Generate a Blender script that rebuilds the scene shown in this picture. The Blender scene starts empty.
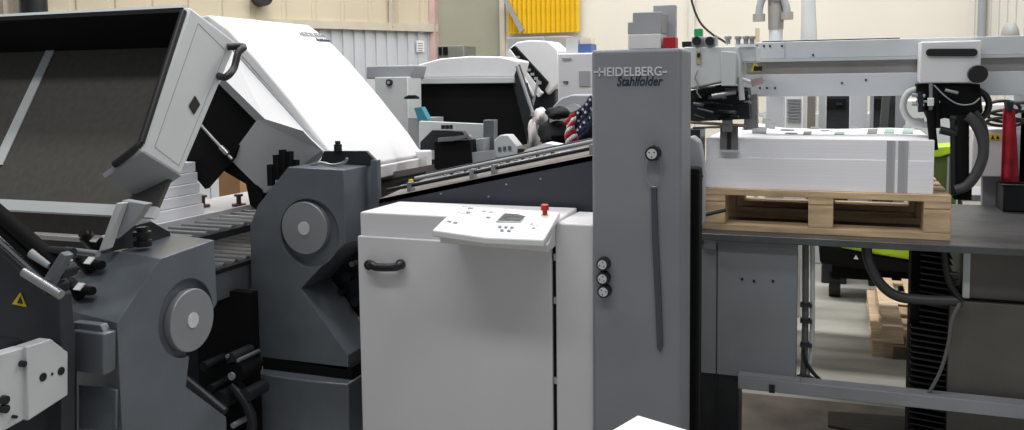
import bpy, bmesh, math, random
from mathutils import Vector, Matrix
random.seed(7)
C = bpy.context.scene.collection
R = math.radians
# ------------------------------------------------------------------ camera
F = 880.0; YAW = R(20.6); PITCH = R(4.5); ROLL = -0.012
EYE = Vector((0, 0, 1.6)); PPY = 151.0
ROT = Matrix.Rotation(YAW, 3, 'Z') @ Matrix.Rotation(R(90) - PITCH, 3, 'X') @ Matrix.Rotation(ROLL, 3, 'Z')
cd = bpy.data.cameras.new('camera'); cam = bpy.data.objects.new('camera', cd); C.objects.link(cam)
cam.matrix_world = Matrix.Translation(EYE) @ ROT.to_4x4()
cd.sensor_fit = 'HORIZONTAL'; cd.sensor_width = 36; cd.lens = F / 1024 * 36
cd.shift_y = -(215 - PPY) / 1024; cd.clip_end = 60; cd.clip_start = 0.05
bpy.context.scene.camera = cam

def P(px, py, X=None, Y=None, Z=None):
    """world point seen at a pixel, on the plane X=, Y= or Z="""
    d = ROT @ Vector(((px - 512) / F, (PPY - py) / F, -1))
    if X is not None: t = (X - EYE.x) / d.x
    elif Y is not None: t = (Y - EYE.y) / d.y
    else: t = (Z - EYE.z) / d.z
    return EYE + d * t
def PL(px, py, p0, n):
    d = ROT @ Vector(((px - 512) / F, (PPY - py) / F, -1))
    return EYE + d * ((p0 - EYE).dot(n) / d.dot(n))
V = Vector
# ------------------------------------------------------------------ materials
def lin(c): return tuple(((v / 255) / 12.92 if v / 255 < 0.04045 else ((v / 255 + 0.055) / 1.055) ** 2.4) for v in c)
MATS = {}
def mat(name, rgb, rough=0.5, metal=0.0, var=0.06, scale=6.0, bump=0.0, bscale=60.0, spec=0.5, emit=None, stretch=None):
    if name in MATS: return MATS[name]
    m = bpy.data.materials.new(name); m.use_nodes = True; nt = m.node_tree; b = nt.nodes['Principled BSDF']
    c = lin(rgb)
    tc = nt.nodes.new('ShaderNodeTexCoord'); mp = nt.nodes.new('ShaderNodeMapping'); nt.links.new(tc.outputs['Object'], mp.inputs[0])
    if stretch: mp.inputs['Scale'].default_value = stretch
    n = nt.nodes.new('ShaderNodeTexNoise'); n.inputs['Scale'].default_value = scale; n.inputs['Detail'].default_value = 6
    nt.links.new(mp.outputs[0], n.inputs['Vector'])
    r = nt.nodes.new('ShaderNodeValToRGB'); nt.links.new(n.outputs['Fac'], r.inputs[0])
    r.color_ramp.elements[0].position = 0.3; r.color_ramp.elements[1].position = 0.7
    r.color_ramp.elements[0].color = tuple(max(0, v * (1 - var * 2)) for v in c) + (1,)
    r.color_ramp.elements[1].color = tuple(min(1, v * (1 + var)) for v in c) + (1,)
    nt.links.new(r.outputs[0], b.inputs['Base Color'])
    b.inputs['Roughness'].default_value = rough; b.inputs['Metallic'].default_value = metal
    b.inputs['Specular IOR Level'].default_value = spec
    if bump:
        n2 = nt.nodes.new('ShaderNodeTexNoise'); n2.inputs['Scale'].default_value = bscale; nt.links.new(mp.outputs[0], n2.inputs['Vector'])
        bp = nt.nodes.new('ShaderNodeBump'); bp.inputs['Strength'].default_value = bump; bp.inputs['Distance'].default_value = 0.002
        nt.links.new(n2.outputs['Fac'], bp.inputs['Height']); nt.links.new(bp.outputs[0], b.inputs['Normal'])
    if emit:
        b.inputs['Emission Color'].default_value = lin(emit) + (1,); b.inputs['Emission Strength'].default_value = 0.4
    MATS[name] = m; return m
white = mat('white_enamel', (222, 222, 224), 0.4, var=0.02)
cab = mat('warm_white_enamel', (205, 203, 206), 0.42, var=0.025, scale=2.5)
hoodgrey = mat('pale_grey_enamel', (193, 197, 198), 0.4, var=0.02)
shade = mat('mid_grey_enamel', (150, 153, 158), 0.45, var=0.04)
tower = mat('tower_grey_paint', (124, 126, 132), 0.5, var=0.05, scale=4, bump=0.1, bscale=300)
slate = mat('slate_hammered_paint', (100, 106, 113), 0.3, 0.2, var=0.08, scale=5, bump=0.25, bscale=260)
slate2 = mat('slate_cover_paint', (104, 109, 116), 0.35, 0.3, var=0.05, scale=8)
disc = mat('disc_grey', (140, 143, 147), 0.4, 0.3, var=0.04)
dark = mat('dark_metal', (44, 46, 50), 0.45, 0.4, var=0.15, scale=12)
black = mat('black_plastic', (20, 20, 22), 0.45, var=0.1)
matt = mat('black_matt', (12, 12, 13), 0.85, var=0.1, spec=0.2)
foam = mat('charcoal_foam', (84, 82, 78), 0.95, var=0.06, scale=40, bump=0.3, bscale=400, spec=0.15)
steel = mat('brushed_steel', (165, 166, 168), 0.35, 0.75, var=0.08, scale=9, stretch=(1, 1, 14))
tsteel = mat('table_steel', (92, 93, 95), 0.4, 0.5, var=0.18, scale=5, stretch=(1, 3, 1))
beamg = mat('beam_grey_blue', (200, 204, 209), 0.45, var=0.02)
ribbed = mat('channel_aluminium', (165, 161, 158), 0.4, 0.4, var=0.05)
wood = mat('pallet_wood', (206, 178, 142), 0.8, var=0.2, scale=5, stretch=(1, 8, 8), bump=0.4, bscale=40)
wood2 = mat('pale_pallet_wood', (214, 190, 160), 0.8, var=0.14, scale=5, stretch=(8, 1, 8), bump=0.4, bscale=40)
card = mat('cardboard', (170, 128, 92), 0.85, var=0.08)
red = mat('red_plastic', (175, 28, 36), 0.4)
redcloth = mat('red_cloth', (165, 22, 40), 0.9, var=0.25, scale=14)
yellow = mat('yellow_paint', (226, 196, 40), 0.5)
lime = mat('lime_plastic', (168, 205, 42), 0.4, var=0.12, scale=10)
olive = mat('olive_plastic', (78, 92, 38), 0.6)
green = mat('green_plastic', (40, 160, 100), 0.4)
blue = mat('blue_plastic', (70, 96, 150), 0.5)
teal = mat('teal_plastic', (60, 130, 150), 0.5)
cable = mat('grey_rubber_hose', (98, 97, 96), 0.55, var=0.1)
dcable = mat('dark_rubber_hose', (52, 52, 54), 0.5, var=0.1)
paper = mat('white_paper', (232, 233, 238), 0.8, var=0.015, spec=0.2)
ink = mat('grey_ink', (120, 122, 124), 0.8, var=0.25, scale=60)
greenink = mat('green_ink', (150, 180, 165), 0.8, var=0.2, scale=60)
boxbrown = mat('taupe_metal', (92, 88, 84), 0.5, 0.2, var=0.08)
screen = mat('lcd_glass', (84, 90, 90), 0.15, var=0.2, scale=30)
navy = mat('navy_cloth', (28, 34, 66), 0.9)
fred = mat('flag_red', (170, 40, 56), 0.9); fwhite = mat('flag_white', (222, 214, 214), 0.9)
jacket = mat('black_cloth', (16, 17, 22), 0.95, var=0.2, scale=20)
shadepost = mat('post_grey', (150, 152, 152), 0.5)
# paper pile edge: very fine horizontal sheet lines
pm = mat('paper_edges', (246, 245, 250), 0.85, var=0.03, scale=4, stretch=(0.2, 0.2, 60), spec=0.2)
pm2 = mat('printed_paper_edges', (176, 176, 180), 0.85, var=0.1, scale=4, stretch=(30, 0.2, 0.2), spec=0.2)

# ------------------------------------------------------------------ mesh builder
class MB:
    def __init__(s): s.v = []; s.f = []; s.mi = []; s.mats = []
    def _add(s, vs, fs, m=None):
        b = len(s.v); s.v += [Vector(p) for p in vs]; s.f += [[b + i for i in f] for f in fs]
        k = 0
        if m is not None:
            if m not in s.mats: s.mats.append(m)
            k = s.mats.index(m) + 1
        s.mi += [k] * len(fs); return s
    def prism(s, pts, vec, m=None):
        n = len(pts); vec = Vector(vec)
        vs = [Vector(p) for p in pts] + [Vector(p) + vec for p in pts]
        fs = [list(range(n)), list(range(2 * n - 1, n - 1, -1))] + [[i, (i + 1) % n, n + (i + 1) % n, n + i] for i in range(n)]
        return s._add(vs, fs, m)
    def hull8(s, a, b, m=None):        # two matching rings
        n = len(a); vs = list(a) + list(b)
        fs = [list(range(n)), list(range(2 * n - 1, n - 1, -1))] + [[i, (i + 1) % n, n + (i + 1) % n, n + i] for i in range(n)]
        return s._add(vs, fs, m)
    def box(s, a, b, m=None):
        a, b = Vector(a), Vector(b)
        return s.prism([(a.x, a.y, a.z), (b.x, a.y, a.z), (b.x, a.y, b.z), (a.x, a.y, b.z)], (0, b.y - a.y, 0), m)
    def fbox(s, x0, y0, x1, y1, Y, d, z0=None, m=None):
        ym = (y0 + min(y1, 430)) / 2; xm = (x0 + x1) / 2
        a = P(x0, ym, Y=Y); b = P(x1, ym, Y=Y)
        zt = P(xm, y0, Y=Y).z; zb = P(xm, y1, Y=Y).z if z0 is None else z0
        return s.box((a.x, Y, zb), (b.x, Y + d, zt), m)
    def fprism(s, pix, Y, d, m=None):
        return s.prism([P(x, y, Y=Y) for x, y in pix], (0, d, 0), m)
    def xprism(s, pix, X, d, m=None):
        return s.prism([P(x, y, X=X) for x, y in pix], (d, 0, 0), m)
    def cyl(s, a, b, r, n=20, r2=None, m=None):
        a, b = Vector(a), Vector(b); r2 = r if r2 is None else r2
        w = (b - a).normalized(); u = w.orthogonal().normalized(); v = w.cross(u)
        ring = lambda c, q: [c + (u * math.cos(t) + v * math.sin(t)) * q for t in (2 * math.pi * i / n for i in range(n))]
        return s.hull8(ring(a, r), ring(b, r2), m)
    def tube(s, pts, r, n=10, sub=6, m=None):
        pts = [Vector(p) for p in pts]
        if sub > 1 and len(pts) > 2:
            q = []
            for i in range(len(pts) - 1):
                p0 = pts[max(i - 1, 0)]; p1 = pts[i]; p2 = pts[i + 1]; p3 = pts[min(i + 2, len(pts) - 1)]
                for k in range(sub):
                    t = k / sub
                    q.append(0.5 * ((2 * p1) + (p2 - p0) * t + (2 * p0 - 5 * p1 + 4 * p2 - p3) * t * t + (3 * p1 - p0 - 3 * p2 + p3) * t ** 3))
            q.append(pts[-1]); pts = q
        vs = []; u = None
        for i, p in enumerate(pts):
            w = (pts[min(i + 1, len(pts) - 1)] - pts[max(i - 1, 0)]).normalized()
            u = w.orthogonal().normalized() if u is None else (u - w * u.dot(w)).normalized()
            v = w.cross(u)
            vs += [p + (u * math.cos(t) + v * math.sin(t)) * r for t in (2 * math.pi * j / n for j in range(n))]
        fs = [[i * n + j, i * n + (j + 1) % n, (i + 1) * n + (j + 1) % n, (i + 1) * n + j] for i in range(len(pts) - 1) for j in range(n)]
        fs += [list(range(n))[::-1], [(len(pts) - 1) * n + j for j in range(n)]]
        return s._add(vs, fs, m)
    def build(s, name, m, parent=None, bevel=0.0, smooth=False, seg=2, loc=None):
        me = bpy.data.meshes.new(name)
        mn = V((min(p.x for p in s.v), min(p.y for p in s.v), min(p.z for p in s.v)))
        mx = V((max(p.x for p in s.v), max(p.y for p in s.v), max(p.z for p in s.v)))
        c = V(((mn.x + mx.x) / 2, (mn.y + mx.y) / 2, mn.z)) if loc is None else V(loc)
        me.from_pydata([p - c for p in s.v], [], s.f)
        me.materials.append(m)
        for q in s.mats: me.materials.append(q)
        for p, k in zip(me.polygons, s.mi): p.material_index = k
        bm = bmesh.new(); bm.from_mesh(me); bmesh.ops.recalc_face_normals(bm, faces=bm.faces); bm.to_mesh(me); bm.free()
        o = bpy.data.objects.new(name, me); C.objects.link(o)
        o['w'] = list(c)
        if parent is not None:
            o.parent = parent; o.location = c - V(parent['w'])
        else: o.location = c
        if bevel:
            b = o.modifiers.new('bevel', 'BEVEL'); b.width = bevel; b.segments = seg; b.limit_method = 'ANGLE'; b.angle_limit = R(35)
        if smooth or bevel:
            me.shade_smooth()
            try: me.set_sharp_from_angle(angle=R(40))
            except Exception: pass
        return o
def T(name, label, cat, loc, group=None):
    o = bpy.data.objects.new(name, None); C.objects.link(o); o.location = loc; o['w'] = list(V(loc)); o.empty_display_size = 0.1
    o['label'] = label; o['category'] = cat
    if group: o['group'] = group
    return o
def tag(o, label, cat, group=None, kind=None):
    o['label'] = label; o['category'] = cat
    if group: o['group'] = group
    if kind: o['kind'] = kind
    return o
def st(o): o['kind'] = 'structure'; return o
def lab(o, t): o['label'] = t; return o
def text(s, name, O, U, Vv, W, H, m, parent, extrude=0.0, shear=0.0, bold=0.0):
    """lettering: O lower-left corner, U along the line, Vv up; W x H metres"""
    cu = bpy.data.curves.new('t', 'FONT'); cu.body = s; cu.extrude = 0.02; cu.shear = shear; cu.offset = bold
    to = bpy.data.objects.new('t', cu); C.objects.link(to)
    me = bpy.data.meshes.new_from_object(to.evaluated_get(bpy.context.evaluated_depsgraph_get()))
    bpy.data.objects.remove(to)
    xs = [v.co.x for v in me.vertices]; ys = [v.co.y for v in me.vertices]
    x0, x1, y0, y1 = min(xs), max(xs), min(ys), max(ys); U = U.normalized(); Vv = Vv.normalized(); N = U.cross(Vv)
    for v in me.vertices:
        c = v.co; v.co = U * ((c.x - x0) / (x1 - x0) * W) + Vv * ((c.y - y0) / (y1 - y0) * H) + N * (extrude if c.z > 0 else -0.0005)
    me.materials.clear(); me.materials.append(m)
    o = bpy.data.objects.new(name, me); C.objects.link(o); o.parent = parent; o.location = O - V(parent['w']); o['w'] = list(O)
    return o
def base(px, py, Y, z=0.0):
    p = P(px, py, Y=Y); return (p.x, Y + 0.1, z)
def cut(o, a, b, r, n=48):
    """carve a round pocket into a mesh for good"""
    c = MB().cyl(a, b, r, n).build('cutter', slate)
    bpy.context.view_layer.update()
    mod = o.modifiers.new('b', 'BOOLEAN'); mod.object = c; mod.operation = 'DIFFERENCE'; mod.solver = 'EXACT'
    bpy.context.view_layer.update()
    me = bpy.data.meshes.new_from_object(o.evaluated_get(bpy.context.evaluated_depsgraph_get()))
    o.modifiers.clear(); o.data = me; bpy.data.objects.remove(c)
def blob(cx, cy, rx, ry, Y, d, par, m, nm, wob=1.0):
    b = MB(); n = 18; rings = []
    c = P(cx, cy, Y=Y); a = P(cx + rx, cy, Y=Y); hgt = abs(P(cx, cy - ry, Y=Y).z - c.z); wid = abs(a.x - c.x)
    vs = []; fs = []; m_ = 10
    for i in range(m_ + 1):
        ph = math.pi * i / m_
        for j in range(n):
            th = 2 * math.pi * j / n; k = 1 + wob * (.12 * math.sin(3 * th + i) + .06 * math.sin(7 * th))
            vs.append(c + V((math.sin(ph) * math.cos(th) * wid * k, math.sin(ph) * math.sin(th) * d * k, math.cos(ph) * hgt * k)))
    for i in range(m_):
        for j in range(n): fs.append([i * n + j, i * n + (j + 1) % n, (i + 1) * n + (j + 1) % n, (i + 1) * n + j])
    b._add(vs, fs); return b.build(nm, m, par, smooth=True)
X_, Y_, Z_ = V((1, 0, 0)), V((0, 1, 0)), V((0, 0, 1))

# ================================================================== SETTING
concrete = mat('concrete_floor', (176, 174, 166), 0.55, var=0.12, scale=2.2, bump=0.1, bscale=30)
st(MB().box((-12, -1.5, -0.1), (8, 14, 0)).build('floor', concrete))
cream = mat('cream_sheet_metal', (200, 189, 165), 0.6, var=0.03, scale=1.5)
greyw = mat('pale_grey_corrugated', (196, 198, 204), 0.55, var=0.03, scale=2)
plaster = mat('cream_plaster', (224, 218, 206), 0.85, var=0.03, scale=1.2)
plaster2 = mat('pale_ribbed_wall', (214, 211, 202), 0.8, var=0.03, scale=1.2)
doorm = mat('olive_grey_panel', (150, 148, 132), 0.7, var=0.04, scale=2)
trimm = mat('trim_cream', (196, 188, 172), 0.6, var=0.05)
YR = 9.0
pr = P(435, 28.5, Y=YR); zt = pr.z; pl = P(330, 25.2, Z=zt)
wd = (pr - pl); wd.z = 0; wd.normalize(); wn = V((wd.y, -wd.x, 0))      # toward the room
w0 = V((pr.x, pr.y, 0)); wl = w0 - wd * 7.5
def ridged(p0, p1, z0, z1, pitch, dep, nrm, thick=0.06, duty=0.82):
    L = (p1 - p0).length; d = (p1 - p0).normalized(); prof = []; k = 0; x = 0
    while x < L:
        e = min(x + pitch * duty, L); prof += [(x, 0), (e, 0)]
        if e < L: prof += [(min(e + pitch * 0.04, L), -dep), (min(x + pitch * 0.96, L), -dep)]
        x += pitch
    prof += [(L + 0.001, -thick), (0, -thick)]
    pts = [V((p0.x, p0.y, z0)) + d * a + nrm * b for a, b in prof]
    return MB().prism(pts, (0, 0, z1 - z0))
st(ridged(wl, w0, zt, 4.6, 0.32, 0.012, wn).build('wall_left', cream))
st(ridged(wl, w0, 0, zt, 0.13, 0.02, wn, duty=0.6).build('wall_left_lower', greyw))
st(MB().prism([wl + Z_ * (zt - 0.04), w0 + Z_ * (zt - 0.04), w0 + Z_ * (zt + 0.04), wl + Z_ * (zt + 0.04)], wn * 0.06).build('trim_1', trimm))
for i, px in enumerate((16, 31)):
    p = PL(px, 10, w0, wn); st(MB().box((p.x - .05, p.y - 0.16, 0), (p.x + .05, p.y - 0.02, 4.6)).build('trim_%d' % (i + 2), trimm))
p = PL(64, 5, w0, wn); st(MB().cyl((p.x, p.y - 0.3, 0), (p.x, p.y - 0.3, 4.6), 0.1).build('trim_4', dark, smooth=True))
p = PL(395, 10, w0, wn); st(MB().box((p.x - .02, p.y - 0.1, zt), (p.x + .02, p.y - 0.02, 4.6)).build('trim_5', trimm))
p = PL(437, 10, w0, wn); st(MB().box((p.x - .05, p.y - 0.1, 0), (p.x + .02, p.y, 4.6)).build('trim_6', mat('trim_pink', (200, 172, 166), 0.6)))
# panel door and back wall
d0 = w0.copy(); d1 = P(502, 30, Y=9.35); d1.z = 0
st(MB().prism([d0, d1, d1 + Z_ * 4.6, d0 + Z_ * 4.6], V((0.0, 0.06, 0))).build('door_1', doorm))
b1 = P(968, 20, Y=9.35); b1.z = 0
st(MB().box((d1.x, 9.35, 0), (b1.x, 9.45, 4.6)).build('wall_back', plaster))
for i, px in enumerate((503, 692)):
    p = P(px, 30, Y=9.33); st(MB().box((p.x - .03, 9.3, 0), (p.x + .03, 9.36, 4.6)).build('trim_%d' % (i + 7), trimm if i == 0 else plaster2))
r1 = V((b1.x + 2.2, 6.6, 0)); rn = V((-(r1 - b1).y, (r1 - b1).x, 0)).normalized()
if rn.y > 0: rn = -rn
st(ridged(b1, r1, 0, 4.6, 0.09, 0.012, rn).build('wall_right', plaster2))
pp = PL(986, 20, b1, rn); st(MB().cyl(V((pp.x, pp.y, 0)) + rn * 0.05, V((pp.x, pp.y, 4.6)) + rn * 0.05, 0.035).build('trim_9', shade, smooth=True))

# yellow strip curtain on back wall
t = T('strip_curtain', 'yellow ribbed plastic strip curtain hanging on the cream back wall', 'curtain', P(543, 33, Y=9.28))
ycur = mat('yellow_vinyl', (236, 196, 44), 0.4, var=0.06)
a = P(508, 33, Y=9.28); b = P(580, 33, Y=9.28); n = 15; zc = P(545, 33, Y=9.28).z
for i in range(n):
    x = a.x + (b.x - a.x) * i / n; w = (b.x - a.x) / n
    MB().prism([(x, 9.28, zc), (x + w * .5, 9.24, zc), (x + w * .96, 9.28, zc), (x + w * .5, 9.26, zc)], (0, 0, 4.3 - zc)).build('strip', ycur, t)
MB().box((a.x - .03, 9.23, 4.3), (b.x + .03, 9.3, 4.38)).build('rail', dark, t)
MB().fprism([(503, 0), (507, 0), (523, 30), (520, 33)], 9.15, 0.06).build('track_bar', shadepost, t)

# ================================================================== MACHINE TOWER
TY = 2.9
xl = P(592, 240, Y=TY).x; xr = P(681, 240, Y=TY).x; ztp = P(634, 49, Y=TY).z; zmid = P(690, 166, Y=TY + .2).z
t = T('machine_tower', 'tall narrow grey sheet-metal tower with two lines of lettering, right of white cabinet', 'machine tower', ((xl + xr) / 2, TY + .1, 0))
h = MB().box((xl, TY, 0), (xr, TY + 0.20, ztp)).build('housing', tower, t, bevel=0.012, seg=3)
UF, VF = X_, Z_
def ftext(s, name, x0, x1, yb, yt, Y, m, par, ex=0.002, shear=0, bold=0):
    a = P(x0, yb, Y=Y); b = P(x1, yb, Y=Y); c = P(x0, yt, Y=Y)
    return text(s, name, V((a.x, Y, a.z)), X_, Z_, b.x - a.x, abs(c.z - a.z), m, par, ex, shear, bold)
lw = mat('silver_lettering', (206, 208, 212), 0.35, 0.1)
lettergrey = mat('navy_lettering', (28, 38, 62), 0.4)
ftext('HEIDELBERG', 'lettering', 599, 662, 76.5, 67.5, TY, lw, t, 0.003, bold=0.012)
for x0, x1 in ((594, 600), (661, 667)):
    MB().fbox(x0, 71.2, x1, 72.8, TY - .003, 0.004).build('lettering_dash', lw, t)
ftext('Stahlfolder', 'lettering', 617, 663, 86, 76.5, TY, lettergrey, t, 0.002, shear=0.25, bold=0.016)
def knob(px, py, rp, Y, par, big=0.0, proud=0.03):
    c = P(px, py, Y=Y); r = rp * Y * 1.07 / F
    k = MB().cyl(c, c - Y_ * proud, r, 28, r * .92).build('knob', black, par, smooth=True)
    MB().cyl(c - Y_ * proud, c - Y_ * (proud + .003), r * .66, 24).build('dial_face', hoodgrey, k)
    dm = MB()
    for a in range(3):
        q = c + V((math.cos(a * 2.1 + px) * r * .38, 0, math.sin(a * 2.1 + px) * r * .38))
        dm.cyl(q - Y_ * (proud + .003), q - Y_ * (proud + .0045), r * .1, 8)
    dm.build('dial_mark', black, k)
    return k
knob(604.5, 263, 6.6, TY, t); knob(604.5, 277, 6.6, TY, t); knob(605.5, 290, 6.6, TY, t)
knob(654, 153, 7.2, TY, t, proud=0.035)
pts = [P(x, y, Y=TY - .012) for x, y in ((654, 142), (651, 148), (647, 160), (646, 172), (648, 181), (653, 187), (658, 184), (661, 174), (660.5, 162), (658, 150), (654, 142))]
MB().tube(pts, 0.0018, 6, 4).build('wire_loop', steel, t, smooth=True)
MB().fprism([(651, 188), (656, 188), (658, 240), (661, 300), (662.5, 347), (660, 352), (657, 348), (655, 300), (652, 240)], TY - .012, 0.012).build('hanging_strap', mat('dark_slate_strap', (62, 66, 76), .5), t)
# black service column behind the tower and its curved guard
t = T('service_column', 'black column standing between the grey tower and the feeder panel', 'machine column', base(694, 300, 3.14))
MB().fbox(672, 168, 699, 300, 3.14, 0.08, z0=0).build('column', matt, t, bevel=0.01)
MB().fprism([(680, 140), (692, 136), (699, 142), (703, 165), (703, 225), (697, 230), (696, 172), (680, 160)], 3.24, .08).build('guard', shade, t, bevel=0.008)
MB().fprism([(697, 178), (703, 175), (703, 177), (697, 181)], 3.235, .01).build('seam', black, t)

# ================================================================== WHITE CABINET
CY = 2.95
pz = P(361, 212, Y=CY); zc1 = pz.z
t = T('machine_cabinet', 'white sheet-metal machine cabinet with black door handle, left of the grey tower', 'cabinet', (P(470, 240, Y=CY).x, CY + .15, 0))
cx0 = P(362, 300, Y=CY).x; cxs = P(557.5, 300, Y=CY).x; cx1 = xl - .002
zfr = P(557, 221, Y=CY).z
ztop = (zc1 + zfr) / 2
top = [V((cx0, CY, ztop)), V((cxs - .004, CY, ztop)), V((cxs - .004, CY + .27, ztop + .01)), V((cx0 + .04, CY + .25, ztop + .01))]
MB().prism(top, (0, 0, -ztop)).build('body', cab, t, bevel=0.006)
zd = P(361, 235, Y=CY).z
MB().box((cx0, CY - .022, 0.08), (cxs - .014, CY - .002, zd)).build('door', cab, t, bevel=0.004)
dobj = C.objects['door']
MB().box((cxs, CY - .022, 0), (cx1, CY + .27, P(575, 224, Y=CY - .022).z)).build('end_panel', cab, t, bevel=0.006)
MB().box((cxs - .013, CY - .01, 0.0), (cxs, CY + .02, zd)).build('door_gap_strip', matt, t)
for yy in (257, 300, 380):
    p = P(556.5, yy, Y=CY - .012); MB().box((p.x - .008, CY - .02, p.z - .012), (p.x + .006, CY - .008, p.z + .012)).build('latch', steel, t)
# handle
hp = [P(x, y, Y=CY - o) for x, y, o in ((370, 264.5, .02), (371.5, 264.5, .05), (376, 267, .058), (386, 267.5, .06), (396, 267, .058), (400.5, 264.5, .05), (401.5, 264, .02))]
h = MB().tube(hp, 0.0155, 12, 5)
for q in (hp[0], hp[-1]): h.cyl(V((q.x, CY - .034, q.z)), V((q.x, CY - .022, q.z)), 0.019)
h.build('handle', black, dobj, smooth=True)
# control panel
A = P(432, 230, Y=CY - .26); B = P(544, 240, Y=CY - .26); Cc = P(560, 212, Y=CY + .02); D = P(457, 206, Y=CY + .02)
MIDF = P(485, 237.5, Y=CY - .268)
cp = MB(); dn = V((0, .004, -.024))
cp.prism([A, MIDF, B, Cc, D], dn)
cp = cp.build('control_panel', white, t, bevel=0.005)
u1 = [P(440, 236, Y=CY - .235), P(548, 245, Y=CY - .235), P(556, 225, Y=CY - .015), P(457, 220, Y=CY - .015)]
u2 = [P(440, 243, Y=CY - .225), P(549, 252, Y=CY - .225), P(556, 246, Y=CY - .015), P(457, 240, Y=CY - .015)]
MB().hull8(u1, u2).build('panel_tray', cab, cp, bevel=.003)
pn = (B - A).cross(D - A).normalized()
if pn.z < 0: pn = -pn
def on(px, py, up=0.0): return PL(px, py, A, pn) + pn * up
MB().prism([on(495.5, 222, .0005), on(521, 223, .0005), on(531, 214.5, .0005), on(504, 213, .0005)], pn * .0015).build('screen_bezel', shade, cp)
MB().prism([on(498, 221, .002), on(520, 222, .002), on(528, 215.2, .002), on(505, 214, .002)], pn * .001).build('screen', screen, cp)
key = mat('key_grey', (128, 134, 150), .5)
rows = [(447, 222, 4), (453, 223, 4), (468, 209, 5), (482, 212, 4), (489, 213, 4), (466, 213, 4), (486, 218, 4), (498, 227, 3), (504, 227.5, 3), (510, 228, 3), (500, 230.5, 3), (507, 231, 3), (530, 225, 3), (536, 226, 3), (532, 229, 3), (539, 224, 3)]
for x, y, w in rows:
    MB().prism([on(x, y), on(x + w, y + .3), on(x + w + .8, y - 1.0), on(x + .8, y - 1.3)], pn * .002).build('key', key, cp)
MB().tube([on(458, 213, .001), on(465, 214, .001), on(470, 207.5, .001), on(462, 206.8, .001), on(458, 213, .001)], .0008, 4, 1).build('key_outline', key, cp)
e = on(545, 216, 0)
es = MB().cyl(e, e + pn * .006, .015, 24).build('emergency_stop', yellow, cp, smooth=True)
MB().cyl(e + pn * .006, e + pn * .024, .009, 20).cyl(e + pn * .024, e + pn * .042, .015, 24, .013).build('button', red, es, smooth=True)

# ================================================================== FOLDING STATIONS
# middle station: disc face toward the camera side
UY = 3.2
t = T('folding_station', 'middle slate-grey folding station under the raised white hood, left of the white cabinet', 'folding station', base(305, 300, UY))
fz = P(300, 372, Y=UY).z
pix = [(288, 167), (343, 170), (346, 243), (301, 289), (348, 355), (348, 371), (252, 356), (250, 225), (258, 205)]
hs = MB().fprism(pix, UY, 0.24).build('housing', slate, t)
cc = P(309, 233, Y=UY)
cut(hs, cc - Y_ * .1, cc + Y_ * .025, 0.147)
bv = hs.modifiers.new('bevel', 'BEVEL'); bv.width = .004; bv.segments = 2; bv.limit_method = 'ANGLE'; bv.angle_limit = R(35)
q = P(305, 228, Y=UY)
dd = MB().cyl(q + Y_ * .026, q - Y_ * .008, 0.114, 56).build('round_cover', disc, t, bevel=.003)
MB().cyl(q - Y_ * .008, q - Y_ * .011, 0.029, 32).build('center_cap', hoodgrey, dd, smooth=True)
lb = [P(x, y, Y=UY - .05) for x, y in ((252, 366), (285, 372), (320, 379), (348, 384))]
lb0 = [V((p.x, UY - .05 - .02 * math.sin(math.pi * i / 3), lb[3].z)) for i, p in enumerate(lb)]
rt = V((lb0[3].x, UY + .24, lb0[3].z))
MB().prism(lb0 + [rt, V((lb0[0].x, UY + .24, lb0[0].z))], (0, 0, -lb0[0].z)).build('base', slate, t, bevel=.006)
MB().box((lb0[0].x + .02, UY + .0, lb0[0].z), (lb0[3].x - .01, UY + .23, P(300, 368, Y=UY).z + .03)).build('joint', matt, t)
# dark inner works to the right under the notch
ib = MB().fprism([(330, 262), (366, 225), (372, 350), (352, 350), (318, 300)], UY + .26, .12).build('inner_frame', dark, t)
for x, y, r in ((352, 275, .02), (357, 262, .012), (346, 290, .015), (360, 300, .02)):
    p = P(x, y, Y=UY + .26); MB().cyl(p, p - Y_ * .05, r).build('shaft', steel if r < .014 else dark, t, smooth=True)
lab(MB().fbox(352, 318, 362, 336, UY + .22, .03).build('oily_block', card, t), 'brown stained block')
# bracket on top
bk = MB().fprism([(319, 164), (324, 151), (366, 151), (375, 160), (378, 205), (372, 205), (371, 166)], UY + .2, .02).build('bracket', dark, t, bevel=.002)
MB().fbox(371, 160, 378, 210, UY + .19, .03).build('bracket_post', slate, t, bevel=.002)
p = P(338, 151, Y=UY + .2); MB().cyl(p, p + Z_ * .03, .018).cyl(p + Z_ * .03, p + Z_ * .045, .012).build('knob', black, t, smooth=True)
MB().tube([P(x, y, Y=UY + .1) for x, y in ((310, 165), (322, 163), (333, 165), (345, 162), (347, 158))], .006, 8, 4).build('pipe', steel, t, smooth=True)
# white hood: a lofted profile running in depth
N0 = UY + .26; N1 = N0 / .804
prof = [(208, 15), (226, 33), (250, 62), (285, 104), (322, 148), (341, 170)]
pr0 = [P(x, y, Y=N0) for x, y in prof]
cdir = (pr0[-1] - pr0[0]).normalized(); nn = V((cdir.z, 0, -cdir.x));
if nn.z > 0: nn = -nn           # inward
top_ = [p - nn * (.035 * math.sin(math.pi * i / 5)) for i, p in enumerate(pr0)]
ridge = P(193, 18, Y=N0); top_ = [ridge] + top_
bot = [p + nn * .05 for p in reversed(top_)]
hood = MB().prism(top_ + bot, (0, N1 - N0, 0)).build('hood', mat('hood_white', (206, 206, 209), .5, var=.015), t, bevel=.01, seg=3)
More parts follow.
